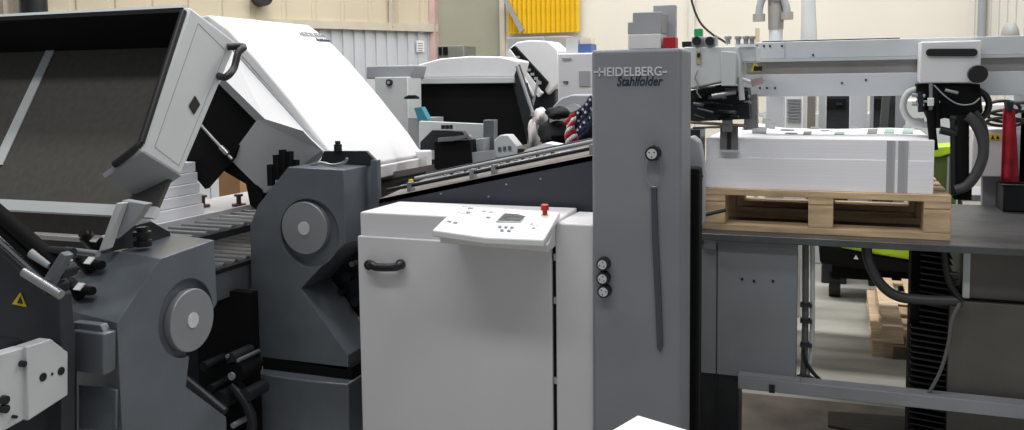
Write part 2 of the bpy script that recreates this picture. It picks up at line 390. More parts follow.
# near rim of hood: sloping white facet then shaded cheek
s0 = [P(x, y, Y=N0 - .004) for x, y in ((205, 22), (228, 44), (322, 148), (338, 168))]
s1 = [P(x, y, Y=N0 - .12) for x, y in ((196, 30), (223, 78), (265, 119), (303, 131))]
f_ = MB()
ring = s0 + s1[::-1]
f_._add(ring + [p + V((0, .03, -.02)) for p in ring], [[0, 1, 6, 7], [1, 2, 5, 6], [2, 3, 4, 5], [8, 15, 14, 9], [9, 14, 13, 10], [10, 13, 12, 11]] + [[i, (i + 1) % 8, 8 + (i + 1) % 8, 8 + i] for i in range(8)])
f_.build('hood_rim', MATS['hood_white'], hood)
MB().tube([p + V((.004, -.004, .006)) for p in (P(222, 38, Y=N0), P(232, 50, Y=N0), P(322, 150, Y=N0), P(338, 168, Y=N0))], .007, 8, 1).build('seam_strip', shade, hood, smooth=True)
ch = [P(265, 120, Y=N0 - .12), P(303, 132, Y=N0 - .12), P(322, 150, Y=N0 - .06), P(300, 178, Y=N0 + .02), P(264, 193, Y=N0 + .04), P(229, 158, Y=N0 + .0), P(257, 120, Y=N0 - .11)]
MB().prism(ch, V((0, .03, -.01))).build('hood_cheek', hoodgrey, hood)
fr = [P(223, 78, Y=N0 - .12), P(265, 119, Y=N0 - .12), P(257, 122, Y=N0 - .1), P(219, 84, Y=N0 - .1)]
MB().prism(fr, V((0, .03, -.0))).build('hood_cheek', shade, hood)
MB().fprism([(222, 80), (258, 118), (232, 158), (205, 189), (186, 166), (190, 120)], N0 - .04, .03).build('inner_guard', matt, hood)
MB().prism([P(x, y, Y=N0 + .03) for x, y in ((229, 155), (262, 190), (262, 215), (250, 205), (246, 184), (222, 170))], (0, .05, 0)).build('hinge_arm', matt, hood)
MB().cyl(P(200, 124, Y=N0 - .06), P(232, 159, Y=N0 - .06), .007, 10).build('gas_strut', steel, hood, smooth=True)
MB().cyl(P(221, 147, Y=N0 - .065), P(228, 154, Y=N0 - .065), .013, 10).build('strut_collar', steel, hood, smooth=True)
for k, (x, y, hh) in enumerate(((267, 172, 12), (273, 166, 18), (279, 162, 20), (286, 160, 14), (292, 165, 8))):
    MB().fbox(x, y - hh * .6, x + 4, y + 14, UY + .03 + .02 * k, .03).build('fold_stop', matt, t)
# lower lip of hood
lp = top_[-1]
MB().box((lp.x - .02, N0 + .02, lp.z - .075), (lp.x + .015, N1 - .02, lp.z - .012)).build('hood_lip', cab, hood, bevel=.006)
MB().box((lp.x - .03, N1 - .07, lp.z - .12), (lp.x + .05, N1 + .01, lp.z + .03)).build('lip_end', white, hood, bevel=.01)
hN = (top_[4] - top_[2]).normalized(); up = -hN
O = PL(301, 36, top_[2], V((hN.z, 0, -hN.x))); O2 = PL(317, 41.5, top_[2], V((hN.z, 0, -hN.x)))
sn = -nn
O = O + sn * .004; O2 = O2 + sn * .004
text('HEIDELBERG', 'lettering', O, Y_, up, .24, .028, mat('grey_lettering', (150, 152, 156), .4), hood, .003)
text('Stahlfolder', 'lettering', O2, Y_, up, .14, .022, lettergrey, hood, .003, shear=.3)

# near station: disc face along the line, chamfer with three clamp levers
UX = -2.05
t = T('folding_station', 'near slate-grey folding station with three clamp levers, under the raised pale grey hood', 'folding station', (UX - .15, 2.1, 0))
pA = P(160, 259, X=UX); ez = P(112, 249, Z=pA.z) - pA; ez.z = 0
ez = V((-.36, min(max(ez.y, -.05), .12), 0))
face = [P(x, y, X=UX) for x, y in ((160, 259), (214, 240), (217, 303), (190, 350), (186, 387), (226, 417), (228, 430))]
low = [P(122, 430, X=UX), P(117, 323, X=UX)]
face[-1] = V((UX, face[-2].y + .01, 0)); low[0] = V((UX, low[1].y, 0))
hs = MB().prism(face + low, ez).build('housing', slate, t)
cq = P(187, 318, X=UX); cut(hs, cq + X_ * .1, cq - X_ * .02, .132)
bv = hs.modifiers.new('bevel', 'BEVEL'); bv.width = .008; bv.segments = 2; bv.limit_method = 'ANGLE'; bv.angle_limit = R(35)
q = P(191, 320, X=UX)
dd = MB().cyl(q - X_ * .021, q + X_ * .008, 0.106, 56).build('round_cover', disc, t, bevel=.003)
MB().cyl(q + X_ * .008, q + X_ * .011, 0.026, 32).build('center_cap', hoodgrey, dd, smooth=True)
c0, c1 = pA, low[1]; cn = (c1 - c0).cross(ez).normalized()
if cn.z < 0: cn = -cn
for i, (x, y) in enumerate(((97, 259), (91, 281), (81, 307))):
    y -= 12; p = PL(x, y, c0, cn); q = PL(x + 22, y + 2, c0, cn); w = (q - p).normalized()
    k = MB().cyl(p, p + cn * .06, .024, 16).cyl(p + cn * .06, p + cn * .075, .017, 12).build('clamp_lever', black, t, smooth=True)
    MB().cyl(p + w * .01 + cn * .03, p + w * .095 + cn * .03, .017, 12, .014).build('lever_arm', matt, k, smooth=True)
    bb = cn.cross(w) * .014; o_ = p + w * .026 + cn * .046
    MB().prism([o_ + bb, o_ - bb, o_ - bb + w * .034, o_ + bb + w * .034], cn * .004).build('lever_label', white, k)
sd = low[1].y
def side(pix, off, d, nm, m, bev=.006):
    return MB().prism([P(x, y, Y=sd - off) for x, y in pix], (0, d, 0)).build(nm, m, t, bevel=bev)
side([(72, 330), (104, 334), (104, 376), (70, 371)], .05, .05, 'side_cover', slate2)
side([(72, 322), (100, 325), (104, 334), (72, 330)], .035, .03, 'side_cover_top', slate2, .003)
side([(78, 384), (116, 390), (116, 430), (78, 430)], .012, .012, 'access_plate', slate, .003)
# bracket and knob on top of station
MB().prism([P(x, y, X=UX - .22) for x, y in ((108, 252), (120, 229), (151, 221), (170, 232), (172, 240))], (-.02, 0, 0)).build('bracket', dark, t, bevel=.002)
p = P(143, 246, X=UX - .16)
MB().cyl(p, p + Z_ * .02, .030, 24).cyl(p + Z_ * .02, p + Z_ * .035, .020, 24).cyl(p + Z_ * .035, p + Z_ * .05, .030, 24).cyl(p + Z_ * .05, p + Z_ * .065, .018, 24).build('knob', black, t, smooth=True)
# --- raised pale grey hood, inside seen; runs along the line to the left
HX = -2.05; XL = -4.6
hA = P(190, 7, X=HX); hB = P(237, 43, X=HX); hC = P(181, 176, X=HX); hD = P(142, 152, X=HX)
bd = (hC - hB).normalized(); bn = (hB - hA).normalized()
hC2 = hB + bd * ((hC - hB).length * 1.22)
def sl(pts, x): return [V((x, p.y, p.z)) for p in pts]
hood = MB().prism([hA, hB, hC, hD], (-.03, 0, 0)).build('hood', hoodgrey, t, bevel=.008, seg=3)
ax = HX - .03
w_ = .02
MB().prism([V((ax, hA.y, hA.z)), V((ax, hB.y, hB.z)), V((ax, hB.y, hB.z)) + bd * w_, V((ax, hA.y, hA.z)) + bd * w_], (XL - ax, 0, 0)).build('hood_top_wall', matt, hood)
MB().prism([V((ax, hA.y, hA.z)), V((ax, hA.y, hA.z)) + bn * .012, V((ax, hA.y, hA.z)) + bn * .012 - bd * .012, V((ax, hA.y, hA.z)) - bd * .012], (XL - ax, 0, 0)).build('hood_rim', hoodgrey, hood)
MB().prism([V((ax, hB.y, hB.z)), V((ax, hB.y, hB.z)) - bn * .015, V((ax, hC2.y, hC2.z)) - bn * .015, V((ax, hC2.y, hC2.z))], (XL - ax, 0, 0)).build('lining', foam, hood)
e0 = V((ax, hC2.y, hC2.z))
MB().prism([e0 - bn * .018, e0 + bn * .005, e0 + bn * .005 + bd * .04, e0 - bn * .018 + bd * .04], (XL - ax, 0, 0)).build('lower_band', hoodgrey, hood)
# stripe across the lining
bp = hB - bn * .017; sN = bd.cross(X_)
s_ = [PL(x, y, bp, sN) for x, y in ((49, 46), (57, 46), (3, 165), (-7, 165))]
MB().prism(s_, -bn * .004).build('lining_strip', hoodgrey, hood)
# rubber gasket along the near edge and round the corner
gk = [V((HX - .012, hA.y, hA.z)) - bn * .006 + bd * .02, V((HX - .012, hD.y, hD.z)) - bn * .006 - bd * .03, V((HX - .03, hD.y, hD.z)) - bn * .006 - bd * .005, P(114, 165, Y=hD.y - .02)]
gkt = MB().tube(gk[:2], .011, 10, 1); gkt.tube(gk[1:], .011, 10, 4); gkt.build('gasket', black, hood, smooth=True)
# cheek panel outline and latch
def ck(a, b, off=0.0): return hA.lerp(hB, a).lerp(hD.lerp(hC, a), b) + X_ * off
def ckl(l, m, nm, r=.0012): MB().tube([ck(a, b, .0005) for a, b in l], r, 4, 1).build(nm, m, hood)
ckl([(.22, .06), (.22, .93), (.86, .95), (.86, .1), (.22, .06)], shade, 'panel_outline')
MB().prism([ck(.62, .5, .001), ck(.78, .53, .001), ck(.74, .61, .001), ck(.58, .58, .001)], X_ * .003).build('latch', black, hood)
hp = [ck(.84, .24, 0), ck(.84, .24, .045), ck(.9, .3, .055), ck(.98, .5, .055), ck(1.0, .56, .045), ck(1.0, .56, 0)]
hp = [P(228, 47, X=HX), P(232, 47, X=HX) + X_ * .05, P(238, 53, X=HX + .05), P(234, 68, X=HX + .05), P(226, 77, X=HX + .05), P(219, 76, X=HX)]
MB().tube(hp, .013, 10, 4).build('handle', black, hood, smooth=True)
# folded end block under the cheek + leg
E_ = P(105, 178, X=hD.x - .14); off = E_ - hD
hF = hC + off
MB().hull8([hD, hC, hF, E_], [p + V((-.012, .0, .012)) for p in (hD, hC, hF, E_)]).build('end_plate', shade, hood)
MB().fprism([(122, 200), (146, 204), (136, 220), (112, 240), (112, 226)], 2.06, .03).build('leg_plate', shade, hood, bevel=.003)
MB().fprism([(116, 203), (122, 203), (106, 249), (98, 252)], 2.03, .028).build('leg', hoodgrey, hood, bevel=.003)
# dark lower panel under the band
gg = [P(x, y, Y=2.75) for x, y in ((-20, 204), (112, 213), (98, 252), (60, 262), (-20, 250))]
MB().prism(gg, (0, .02, 0)).build('lower_lining', foam, hood)

# ================================================================== INFEED AT FAR LEFT
t = T('fold_plate_unit', 'dark fold plate unit with yellow warning triangle at far left, beside the near folding station', 'machine unit', (-2.6, 1.95, 0))
IY = 1.86
MB().fprism([(-30, 222), (0, 240), (40, 272), (58, 296), (62, 345), (62, 440), (-30, 440)], IY + .03, .05).build('side_plate', mat('dark_slate_plate', (50, 54, 60), .5, .2), t, bevel=.004)
MB().fprism([(60, 330), (66, 345), (66, 470), (-30, 470), (-30, 440), (55, 400)], IY + .09, .04).build('lower_frame', dark, t)
for k, (a, b, r, m) in enumerate((((-10, 205), (62, 268), .022, matt), ((-10, 218), (52, 276), .016, matt), ((-10, 231), (56, 290), .008, steel), ((-10, 238), (50, 292), .012, dark), ((50, 250), (74, 252), .012, dark))):
    MB().cyl(P(*a, Y=IY), P(*b, Y=IY), r, 14).build('guide_rail', m, t, smooth=True)
MB().fprism([(60, 252), (66, 256), (48, 288), (40, 283)], IY - .04, .03).build('clamp_bar', slate2, t, bevel=.004)
MB().cyl(P(24, 272, Y=IY - .05), P(61, 295, Y=IY - .05), .0135, 16).build('rod', steel, t, smooth=True)
MB().cyl(P(32, 253, Y=IY - .02), P(50, 266, Y=IY - .02), .015, 12, .010).build('linkage', shade, t, smooth=True)
MB().cyl(P(66, 250, Y=IY + .1), P(98, 254, Y=IY + .1), .010, 12).build('rod', steel, t, smooth=True)
for x, y, r in ((58, 272, .022), (50, 288, .022)):
    p = P(x, y, Y=IY); MB().cyl(p, p + Y_ * .05, r, 18).cyl(p - Y_ * .01, p, r * .5, 12).build('gear', dark, t, smooth=True)
ws = MB().fprism([(12, 304), (20, 292.5), (26, 307)], IY + .026, .003).build('warning_triangle', yellow, t)
MB().fprism([(17, 303), (20, 296.5), (22.5, 304)], IY + .024, .002).build('warning_symbol', black, ws)
# white conveyor end frame, bottom left
WX = -2.12
t = T('delivery_frame', 'white metal frame end with bolt holes at the lower left corner of the photo', 'machine frame', (WX - .05, 1.8, .0))
MB().xprism([(27, 347), (51, 339), (68, 352), (68, 395), (28, 421)], WX, -.045).build('end_plate', hoodgrey, t, bevel=.003)
MB().xprism([(-40, 366), (26, 347), (27, 418), (-40, 456)], WX - .012, -.045).build('side_plate', hoodgrey, t, bevel=.003)
MB().xprism([(-40, 356), (20, 338), (30, 346), (-30, 364)], WX - .06, -.1).build('top_bar', dark, t)
for x, y, w in ((43, 377, .012), (61, 371, .012), (52, 374, .004), (6, 400, .012), (6, 409, .012), (24, 364, .009), (16, 417, .005)):
    p = P(x, y, X=WX); MB().cyl(p - X_ * .02, p + X_ * .002, w, 14).build('bolt', black, t)
MB().box((WX - .13, 1.5, 0), (WX - .05, 1.85, P(40, 400, X=WX - .05).z)).build('leg', dark, t)

# ================================================================== CONVEYOR BETWEEN STATIONS
KX = -2.5
t = T('roller_conveyor', 'two-level steel roller conveyor running between the two folding stations', 'conveyor', (KX - .3, 3.3, 0))
def zX(px, py, X=KX): return P(px, py, X=X).z
zl = zX(232, 265); zu = zX(225, 231)
MB().box((KX - .01, 2.75, zl - .13), (KX + .02, 4.3, zl - .012)).build('side_rail', slate2, t, bevel=.003)
MB().box((KX - .01, 2.75, zl - .012), (KX + .025, 4.3, zl + .006)).build('side_rail', dark, t, bevel=.002)
MB().box((KX - .62, 2.75, zl - .12), (KX - .58, 4.3, zl + .02)).build('side_rail', dark, t)
for i in range(18):
    y = 2.78 + i * .08; MB().cyl((KX - .58, y, zl), (KX - .01, y, zl), .017, 12).build('roller', steel, t, smooth=True)
MB().box((KX - .02, 2.7, zu - .03), (KX + .0, 4.4, zu - .0)).build('upper_rail', dark, t)
MB().box((KX - .3, 2.7, zu - .01), (KX - .28, 4.4, zu + .03)).build('upper_rail', cab, t)
MB().box((KX - .7, 2.7, zu + .0), (KX - .3, 4.4, zu + .02)).build('delivery_board', cab, t, bevel=.003)
for i in range(18):
    y = 2.74 + i * .085; MB().cyl((KX - .28, y, zu), (KX - .01, y, zu), .014, 12).build('roller', steel, t, smooth=True)
MB().box((KX - .62, 2.8, 0), (KX - .56, 2.9, zl)).build('leg', dark, t); MB().box((KX - .06, 2.8, 0), (KX, 2.9, zl - .05)).build('leg', dark, t)
MB().box((KX - .62, 4.1, 0), (KX - .56, 4.2, zl)).build('leg', dark, t); MB().box((KX - .06, 4.1, 0), (KX, 4.2, zl - .05)).build('leg', dark, t)
for x, y in ((203, 207), (239, 206)):
    p = P(x, y, Z=zu + .02); MB().cyl(p, p + Z_ * .012, .035, 16).cyl(p + Z_ * .012, p + Z_ * .05, .012, 10).cyl(p + Z_ * .05, p + Z_ * .06, .022, 14).build('clamp_screw', mat('rust_brown', (96, 62, 52), .5), t, smooth=True)
# paper heap + carton seen under the hood
t2 = T('paper_stack', 'white paper stack on the conveyor board under the raised grey hood', 'paper stack', (P(165, 215, Z=zu + .02).x, 3.2, zu + .02))
a = P(152, 222, Z=zu + .02)
sx0, sx1 = KX - .7, KX - .42
py_ = [P(x, y, Y=3.05) for x, y in ((146, 204), (186, 178), (188, 211), (150, 221))]
for i in range(5):
    z0 = zu + .02 + i * .05
    MB().box((KX - .72 + .012 * i, 3.05 - .01 * (i % 2), z0), (KX - .36 - .01 * i, 3.4, z0 + .047)).build('ream', paper, t2, bevel=.002)
cb = P(224, 205, Y=4.5)
tag(MB().fbox(219, 172, 240, 205, 4.5, .3, z0=0).build('cardboard_box', card), 'brown cardboard carton seen below the open white hood', 'box')
tag(MB().fbox(241, 170, 254, 205, 4.85, .3, z0=0).build('cardboard_box', mat('dark_card', (110, 78, 58), .85)), 'darker brown carton right beside the lighter one below the white hood', 'box')
# clutter of dark drive parts between the stations
t = T('drive_mechanism', 'dark drive shafts and gears in the gap between the two folding stations', 'machine drive', (-2.55, 2.9, 0))
DY = 2.95
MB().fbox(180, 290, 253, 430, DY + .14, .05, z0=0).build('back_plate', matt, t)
for x, y, r, m in ((232, 358, .025, dark), (230, 355, .008, steel), (241, 359, .008, steel), (234, 375, .016, shade), (212, 388, .018, dark), (236, 372, .045, matt), (236, 424, .012, shade), (222, 400, .04, dark), (246, 395, .03, dark), (205, 366, .02, dark), (214, 412, .03, matt)):
    p = P(x, y, Y=DY); MB().cyl(p - Y_ * (.01 if m is dark or m is matt else .02), p + Y_ * .12, r, 20).build('shaft', m, t, smooth=True)
MB().tube([P(x, y, Y=DY) for x, y in ((232, 385), (244, 400), (252, 420), (250, 440))], .02, 10, 5).build('belt', dark, t, smooth=True)
MB().cyl(P(186, 380, Y=DY - .15), P(225, 412, Y=DY - .15), .02, 12).build('shaft', dark, t, smooth=True)

# ================================================================== ALIGNMENT TABLE
AY = 3.26
t = T('alignment_table', 'sloping steel register table with dark side panel, behind the white cabinet', 'machine table', base(480, 200, AY))
ft = [P(379, 199, Y=AY), P(480, 178, Y=AY), P(600, 154, Y=AY)]
low_ = [P(600, 240, Y=AY), P(379, 240, Y=AY)]
MB().prism(ft + low_, (0, .02, 0)).build('side_panel', mat('dark_blue_grey_panel', (58, 62, 70), .45, .2, var=.08), t)
sp = (ft[2] - ft[0]).normalized()
dt = V((0, .62, .055))
MB().prism([ft[0], ft[2], ft[2] + dt, ft[0] + dt], (0, 0, -.02)).build('table_top', mat('worn_grey_top', (112, 106, 104), .45, .3, var=.15, scale=9), t)
def alongx(u, dy, dz): return ft[0] + (ft[2] - ft[0]) * u + V((0, dy, dz + dy * .055 / .62))
for dy, dz, r, m in ((.07, .022, .008, dark), (.2, .012, .006, steel), (.34, .02, .009, shade), (.45, .02, .006, dark)):
    MB().cyl(alongx(0, dy, dz), alongx(1, dy, dz), r, 10).build('rail', m, t, smooth=True)
MB().prism([alongx(0, .6, 0), alongx(.3, .6, 0), alongx(.3, .6, .05), alongx(0, .6, .08)], (0, .02, 0)).build('far_side_plate', shade, t)
for u in (.12, .42, .52, .95): MB().box(alongx(u, .05, -.01) - V((.008, 0, 0)), alongx(u, .09, .035) + V((.008, 0, 0))).build('rail_support', steel, t)
for k in range(16):
    p = alongx(.18 + k * .035, .29, .004); MB().cyl(p, p + Z_ * .012, .009, 8).build('screw', dark if k % 2 else steel, t)
lab(MB().box(alongx(.06, .16, 0), alongx(.06, .16, 0) + V((.016, .016, .04))).build('marker', yellow, t), 'small yellow marker')
for u, dz in ((.3, -.03), (.6, -.045), (.75, -.05), (.52, -.08)):
    p = alongx(u, 0, dz); MB().cyl(p, p - Y_ * .003, .004, 8).build('rivet', shade, t)
MB().box((ft[0].x + .02, AY + .02, 0), (ft[2].x, AY + .5, low_[1].z + .03)).build('base', dark, t)
MB().fprism([(370, 176), (436, 164), (440, 210), (370, 216)], 3.93, .03).build('rear_plate', MATS['worn_grey_top'], t)
MB().fprism([(372, 182), (424, 172), (424, 174.5), (372, 185)], 3.9, .02).build('rear_strip', dark, t)
# register head on table
t = T('register_head', 'black register head with grey angled cover on the sloping table behind the white hood', 'machine head', base(450, 165, 3.95, .9))
MB().fprism([(420, 142), (432, 130), (462, 131), (472, 143), (472, 150), (420, 150)], 3.95, .04).build('cover', dark, t, bevel=.003)
MB().fprism([(434, 141), (470, 140), (472, 165), (440, 172), (434, 168)], 3.85, .1).build('block', matt, t, bevel=.004)
MB().fprism([(438, 138), (450, 137), (468, 134.5), (470, 137), (452, 141), (438, 142)], 3.83, .03).build('bar', steel, t)
MB().fprism([(470, 140), (484, 138), (484, 163), (470, 167)], 3.92, .1).build('side_block', shade, t, bevel=.003)
MB().fprism([(419, 121), (485, 124), (485, 150), (419, 150)], 4.1, .03).build('back_plate', hoodgrey, t, bevel=.003)
MB().fprism([(483, 120), (494, 120), (494, 158), (483, 162)], 4.0, .05).build('post', slate, t, bevel=.003)
for x in (443, 447, 451): p = P(x, 129, Y=3.97); MB().cyl(p, p + Z_ * .02, .01, 10).build('knob', black, t)
zz = alongx(.5, .3, 0).z
MB().fbox(432, 160, 484, 200, 3.96, .12, z0=0).build('foot', dark, t)

# ================================================================== BACKGROUND MACHINES (middle)
def floorbox(name, x0, y0, x1, y1, Y, d, m, par=None, bevel=.01):
    return MB().fbox(x0, y0, x1, y1, Y, d, z0=0).build(name, m, par, bevel=bevel)
t = T('electrical_box', 'pale grey machine box with round black knob behind the white hood', 'machine box', base(395, 90, 5.2))
MB().fprism([(366, 66), (414, 65), (411, 79), (366, 79)], 5.25, .2).build('cover', shade, t, bevel=.01)
MB().fbox(375, 77, 408, 118, 5.2, .2, z0=0).build('body', hoodgrey, t, bevel=.006)
k = P(390, 82.5, Y=5.2); MB().cyl(k, k - Y_ * .02, .022, 20).build('knob', black, t, smooth=True)
kk = MB().cyl(k - Y_ * .02, k - Y_ * .024, .011, 16).build('knob_face', shade, t)
for i in range(4): MB().fbox(404 + i * 1.2, 97 - i * .6, 418 - i, 99 - i * .6, 5.12 - i * .02, .02).build('wire', black, t)
MB().fprism([(414, 108), (421, 107), (430, 124), (420, 126)], 5.0, .06).build('blue_cover', teal, t)
MB().fbox(408, 118, 430, 128, 5.02, .2, z0=0).build('stand', shade, t)

t = T('folding_station', 'farther folding station with domed white lid over a black open front, behind the register table', 'folding station', base(470, 130, 5.6))
MB().fprism([(411, 78), (417, 65), (440, 58.5), (470, 56), (500, 56.5), (519, 61), (515, 77)], 5.6, .22).build('lid', white, t, bevel=.01)
MB().fprism([(411, 78), (515, 77), (514, 83), (413, 84)], 5.57, .2).build('lid_edge', hoodgrey, t, bevel=.004)
MB().fprism([(415, 84), (513, 83), (527, 140), (520, 152), (425, 150)], 5.62, .3).build('open_front', matt, t)
MB().fprism([(514, 76), (518, 64), (523, 78), (533, 112), (530, 142), (526, 140)], 5.55, .04).build('side_frame', dark, t, bevel=.004)
MB().cyl(P(517, 66, Y=5.54), P(533, 114, Y=5.54), .012, 10).build('frame_edge', shade, t, smooth=True)
MB().fprism([(531, 112), (536, 112), (533, 146), (527, 146)], 5.5, .06).build('support', shade, t)
floorbox('body', 425, 140, 525, 240, 5.65, .5, dark, t)
for i, (x, y) in enumerate(((530, 118), (531, 125), (529, 132))):
    p = P(x, y, Y=5.48); MB().cyl(p, p - Y_ * .03, .02, 12).build('knob', black, t, smooth=True)

t = T('feeder_cover', 'far tilted white machine hood with black slotted opening, under the yellow curtain', 'machine hood', base(535, 100, 6.6))
MB().fprism([(509, 48), (517, 42), (530, 40), (548, 41), (558, 50), (560, 82), (548, 95), (520, 60)], 6.6, .3).build('hood', white, t, bevel=.01)
MB().fprism([(509, 50), (514, 46), (547, 82), (541, 93)], 6.55, .06).build('hood_opening', matt, t)
MB().fprism([(506, 53), (509, 49), (542, 93), (538, 97)], 6.52, .05).build('hood_rim', white, t)
for k in range(7): MB().fbox(516 + k * 3.6, 56 + k * 4.2, 519 + k * 3.6, 58 + k * 4.4, 6.53, .02).build('slot', shade, t)
MB().cyl(P(519, 70, Y=6.4), P(534, 96, Y=6.4), .014, 10).build('strut', hoodgrey, t, smooth=True)
MB().cyl(P(538, 80, Y=6.4), P(532, 108, Y=6.4), .010, 10).build('strut', shade, t, smooth=True)
floorbox('body', 518, 86, 556, 220, 6.65, .4, dark, t)

t = T('control_cabinet', 'white far control cabinet with grey round guard at its foot, left of the grey tower', 'cabinet', base(575, 90, 6.0))
floorbox('body', 558, 53, 600, 220, 6.0, .45, cab, t)
MB().fbox(579, 71, 590, 86, 5.99, .01).build('vent_panel', shade, t)
MB().fbox(563, 81, 568, 83, 5.985, .01).build('label_plate', slate, t)
MB().fbox(562, 58, 571, 59.5, 5.985, .01).build('label_plate', shade, t)
MB().fprism([(549, 118), (553, 106), (561, 98), (572, 94.5), (600, 95), (600, 125), (549, 125)], 5.4, .3).build('wheel_guard', shade, t, bevel=.01)
p = P(574, 114, Y=5.38); MB().cyl(p, p - Y_ * .02, .065, 28).build('wheel', mat('lightg', (170, 172, 176), .4), t, smooth=True)
floorbox('foot', 550, 122, 600, 220, 5.42, .25, dark, t)

# boxes on top of the far cabinet and beyond
zz = P(575, 53, Y=6.0).z
tag(MB().fbox(566, 38, 578, 53, 6.1, .15, z0=zz).build('box', hoodgrey), 'small pale box standing on the far white control cabinet', 'box')
tag(MB().fbox(578, 44, 591, 53, 6.1, .15, z0=zz).build('box', blue), 'small blue box on the far control cabinet beside the grey tower', 'box')
tag(MB().fbox(579.5, 38, 591, 43.9, 6.12, .12).build('box', mat('cream_box', (220, 210, 190), .8)), 'small cream box standing on the blue box', 'box')
tag(floorbox('cabinet', 545, 36, 568, 60, 7.6, .4, mat('taupe', (160, 152, 148), .7)), 'taupe cabinet under the yellow curtain behind the far white hood', 'cabinet')
tag(floorbox('cabinet', 507, 37, 544, 60, 8.2, .4, shade), 'low grey cabinet against the back wall left under the yellow curtain', 'cabinet')
t = T('wall_cabinet', 'small grey cabinet with black slots standing before the olive panel door', 'cabinet', base(450, 50, 7.6))
floorbox('body', 437, 45.5, 464, 60, 7.8, .3, mat('olive_grey', (118, 120, 112), .6), t)
for x0, x1 in ((438.5, 441), (443, 447)): MB().fbox(x0, 47, x1, 55, 7.78, .03).build('slot', matt, t)
p = PL(421, 46, w0 + wn * .03, wn)
nt_ = MB().prism([PL(x, y, w0 + wn * .02, wn) for x, y in ((416.5, 40.5), (424, 40.8), (424, 52), (416.5, 52))], wn * .004).build('notice', paper)
tag(nt_, 'white paper notice on the grey corrugated wall left of the panel door', 'notice')
for i in range(4):
    y = 43 + i * 2.4
    MB().prism([PL(x, yy, w0 + wn * .026, wn) for x, yy in ((417.6, y), (422.8, y + .1), (422.8, y + .8), (417.6, y + .7))], wn * .001).build('print_line', ink, nt_)

# heaped papers on table behind
tag(MB().fprism([(525, 150), (545, 143), (562, 146), (556, 152), (520, 157)], 3.75, .1).build('paper_sheets', paper), 'loose white paper sheets left of the flag cloth on the register table', 'paper')
t = T('sensor_unit', 'small white sensor unit with dark holes on the register table right of the grey post', 'sensor unit', base(503, 152, 3.98, .9))
MB().fprism([(494, 140), (500, 135), (508, 135), (517, 146), (517, 156), (494, 158)], 3.97, .08).build('cover', hoodgrey, t, bevel=.004)
for x, y in ((498, 147), (503, 146.5), (508, 146)): MB().fbox(x, y, x + 3, y + 4, 3.965, .01).build('socket', slate, t)
zb_ = P(565, 147, Y=4.15).z; xa_, xb_ = P(520, 150, Y=4.2).x, P(598, 150, Y=4.2).x
t = T('side_bench', 'dark bench behind the register table carrying the black jacket', 'bench', ((xa_ + xb_) / 2, 4.2, 0))
MB().box((xa_, 3.98, zb_ - .04), (xb_, 4.45, zb_)).build('bench_top', dark, t)
for xx in (xa_, xb_ - .05):
    for yy in (3.99, 4.39): MB().box((xx, yy, 0), (xx + .05, yy + .05, zb_ - .04)).build('leg', dark, t)
t = T('crumpled_rag', 'crumpled white rag beside the black jacket behind the register table', 'rag', base(540, 115, 4.2, zb_))
blob(541, 116, 6, 8, 4.22, .05, t, fwhite, 'cloth'); blob(534, 133, 5, 14, 4.22, .05, t, fwhite, 'corner')
# jacket with flag cloth
t = T('draped_jacket', 'black jacket with American flag cloth on top, beside the left edge of the grey tower', 'jacket', base(570, 145, 4.0, 1.1))
bm = MB(); g = []
W_, H_ = 10, 8
blob(558, 113, 12, 6, 4.1, .08, t, jacket, 'hood')
blob(556, 134, 17, 12, 4.15, .12, t, jacket, 'sleeve')
blob(583, 132, 16, 22, 4.15, .1, t, jacket, 'body')
p0, p1, p2, p3 = [P(x, y, Y=4.0) for x, y in ((564, 122), (592, 96), (592, 128), (566, 150))]
fl = MB(); N_ = 14; M_ = 7
def fp(i, j):
    u = i / N_; v = j / M_; p = p0.lerp(p1, u).lerp(p3.lerp(p2, u), v)
    return p + V((.008 * math.sin(v * 9), -.015 * math.sin(u * 3) + .012 * math.sin(u * 11 + v * 4), .006 * math.sin(u * 8)))
for i in range(N_):
    for j in range(M_):
        mm = (fred if j % 2 == 0 else fwhite) if i < 6 else navy
        fl._add([fp(i, j), fp(i + 1, j), fp(i + 1, j + 1), fp(i, j + 1)], [[0, 1, 2, 3]], mm)
f_o = fl.build('flag_cloth', navy, t, smooth=True); md = f_o.modifiers.new('s', 'SOLIDIFY'); md.thickness = .004
for i in (7, 9, 11, 13):
    for j in range(0, 6, 2):
        c = fp(i + (j // 2 % 2) * .5, j + .6) - Y_ * .004
        pts = [c + V((math.cos(R(90 + k * 36)), 0, math.sin(R(90 + k * 36)))) * (.009 if k % 2 == 0 else .004) for k in range(10)]
        MB().prism(pts, (0, -.002, 0)).build('star', fwhite, f_o)

# ================================================================== BOXES ON THE TOWER
tz = ztp
ty = TY + .03
def tbox(x0, y0, x1, y1, Y, d, m, lb_, nm='box', pix=None):
    o = MB().fbox(x0, y0, x1, 48, Y, d, z0=(tz if y1 is None else P((x0 + x1) / 2, y1, Y=Y).z), m=None).build(nm, m, bevel=.003); return tag(o, lb_, 'box')
tbox(628, 34, 661, None, ty, .12, mat('white_card', (214, 212, 212), .7), 'flat white box lying on top of the grey tower')
zb = P(644, 34, Y=ty).z
o = MB().prism([V((P(x, 20, Y=ty + .004).x, ty + .004, z)) for x, z in ((627.5, zb), (627.5, P(630, 22, Y=ty).z), (632.5, P(632, 22, Y=ty).z), (632.5, P(640, 12, Y=ty).z), (662.5, P(662, 11.5, Y=ty).z), (661.5, zb))], (0, .1, 0)).build('box', mat('grey_card', (158, 160, 164), .6), bevel=.003)
tag(o, 'stepped grey box stacked on the flat white box on the tower', 'box')
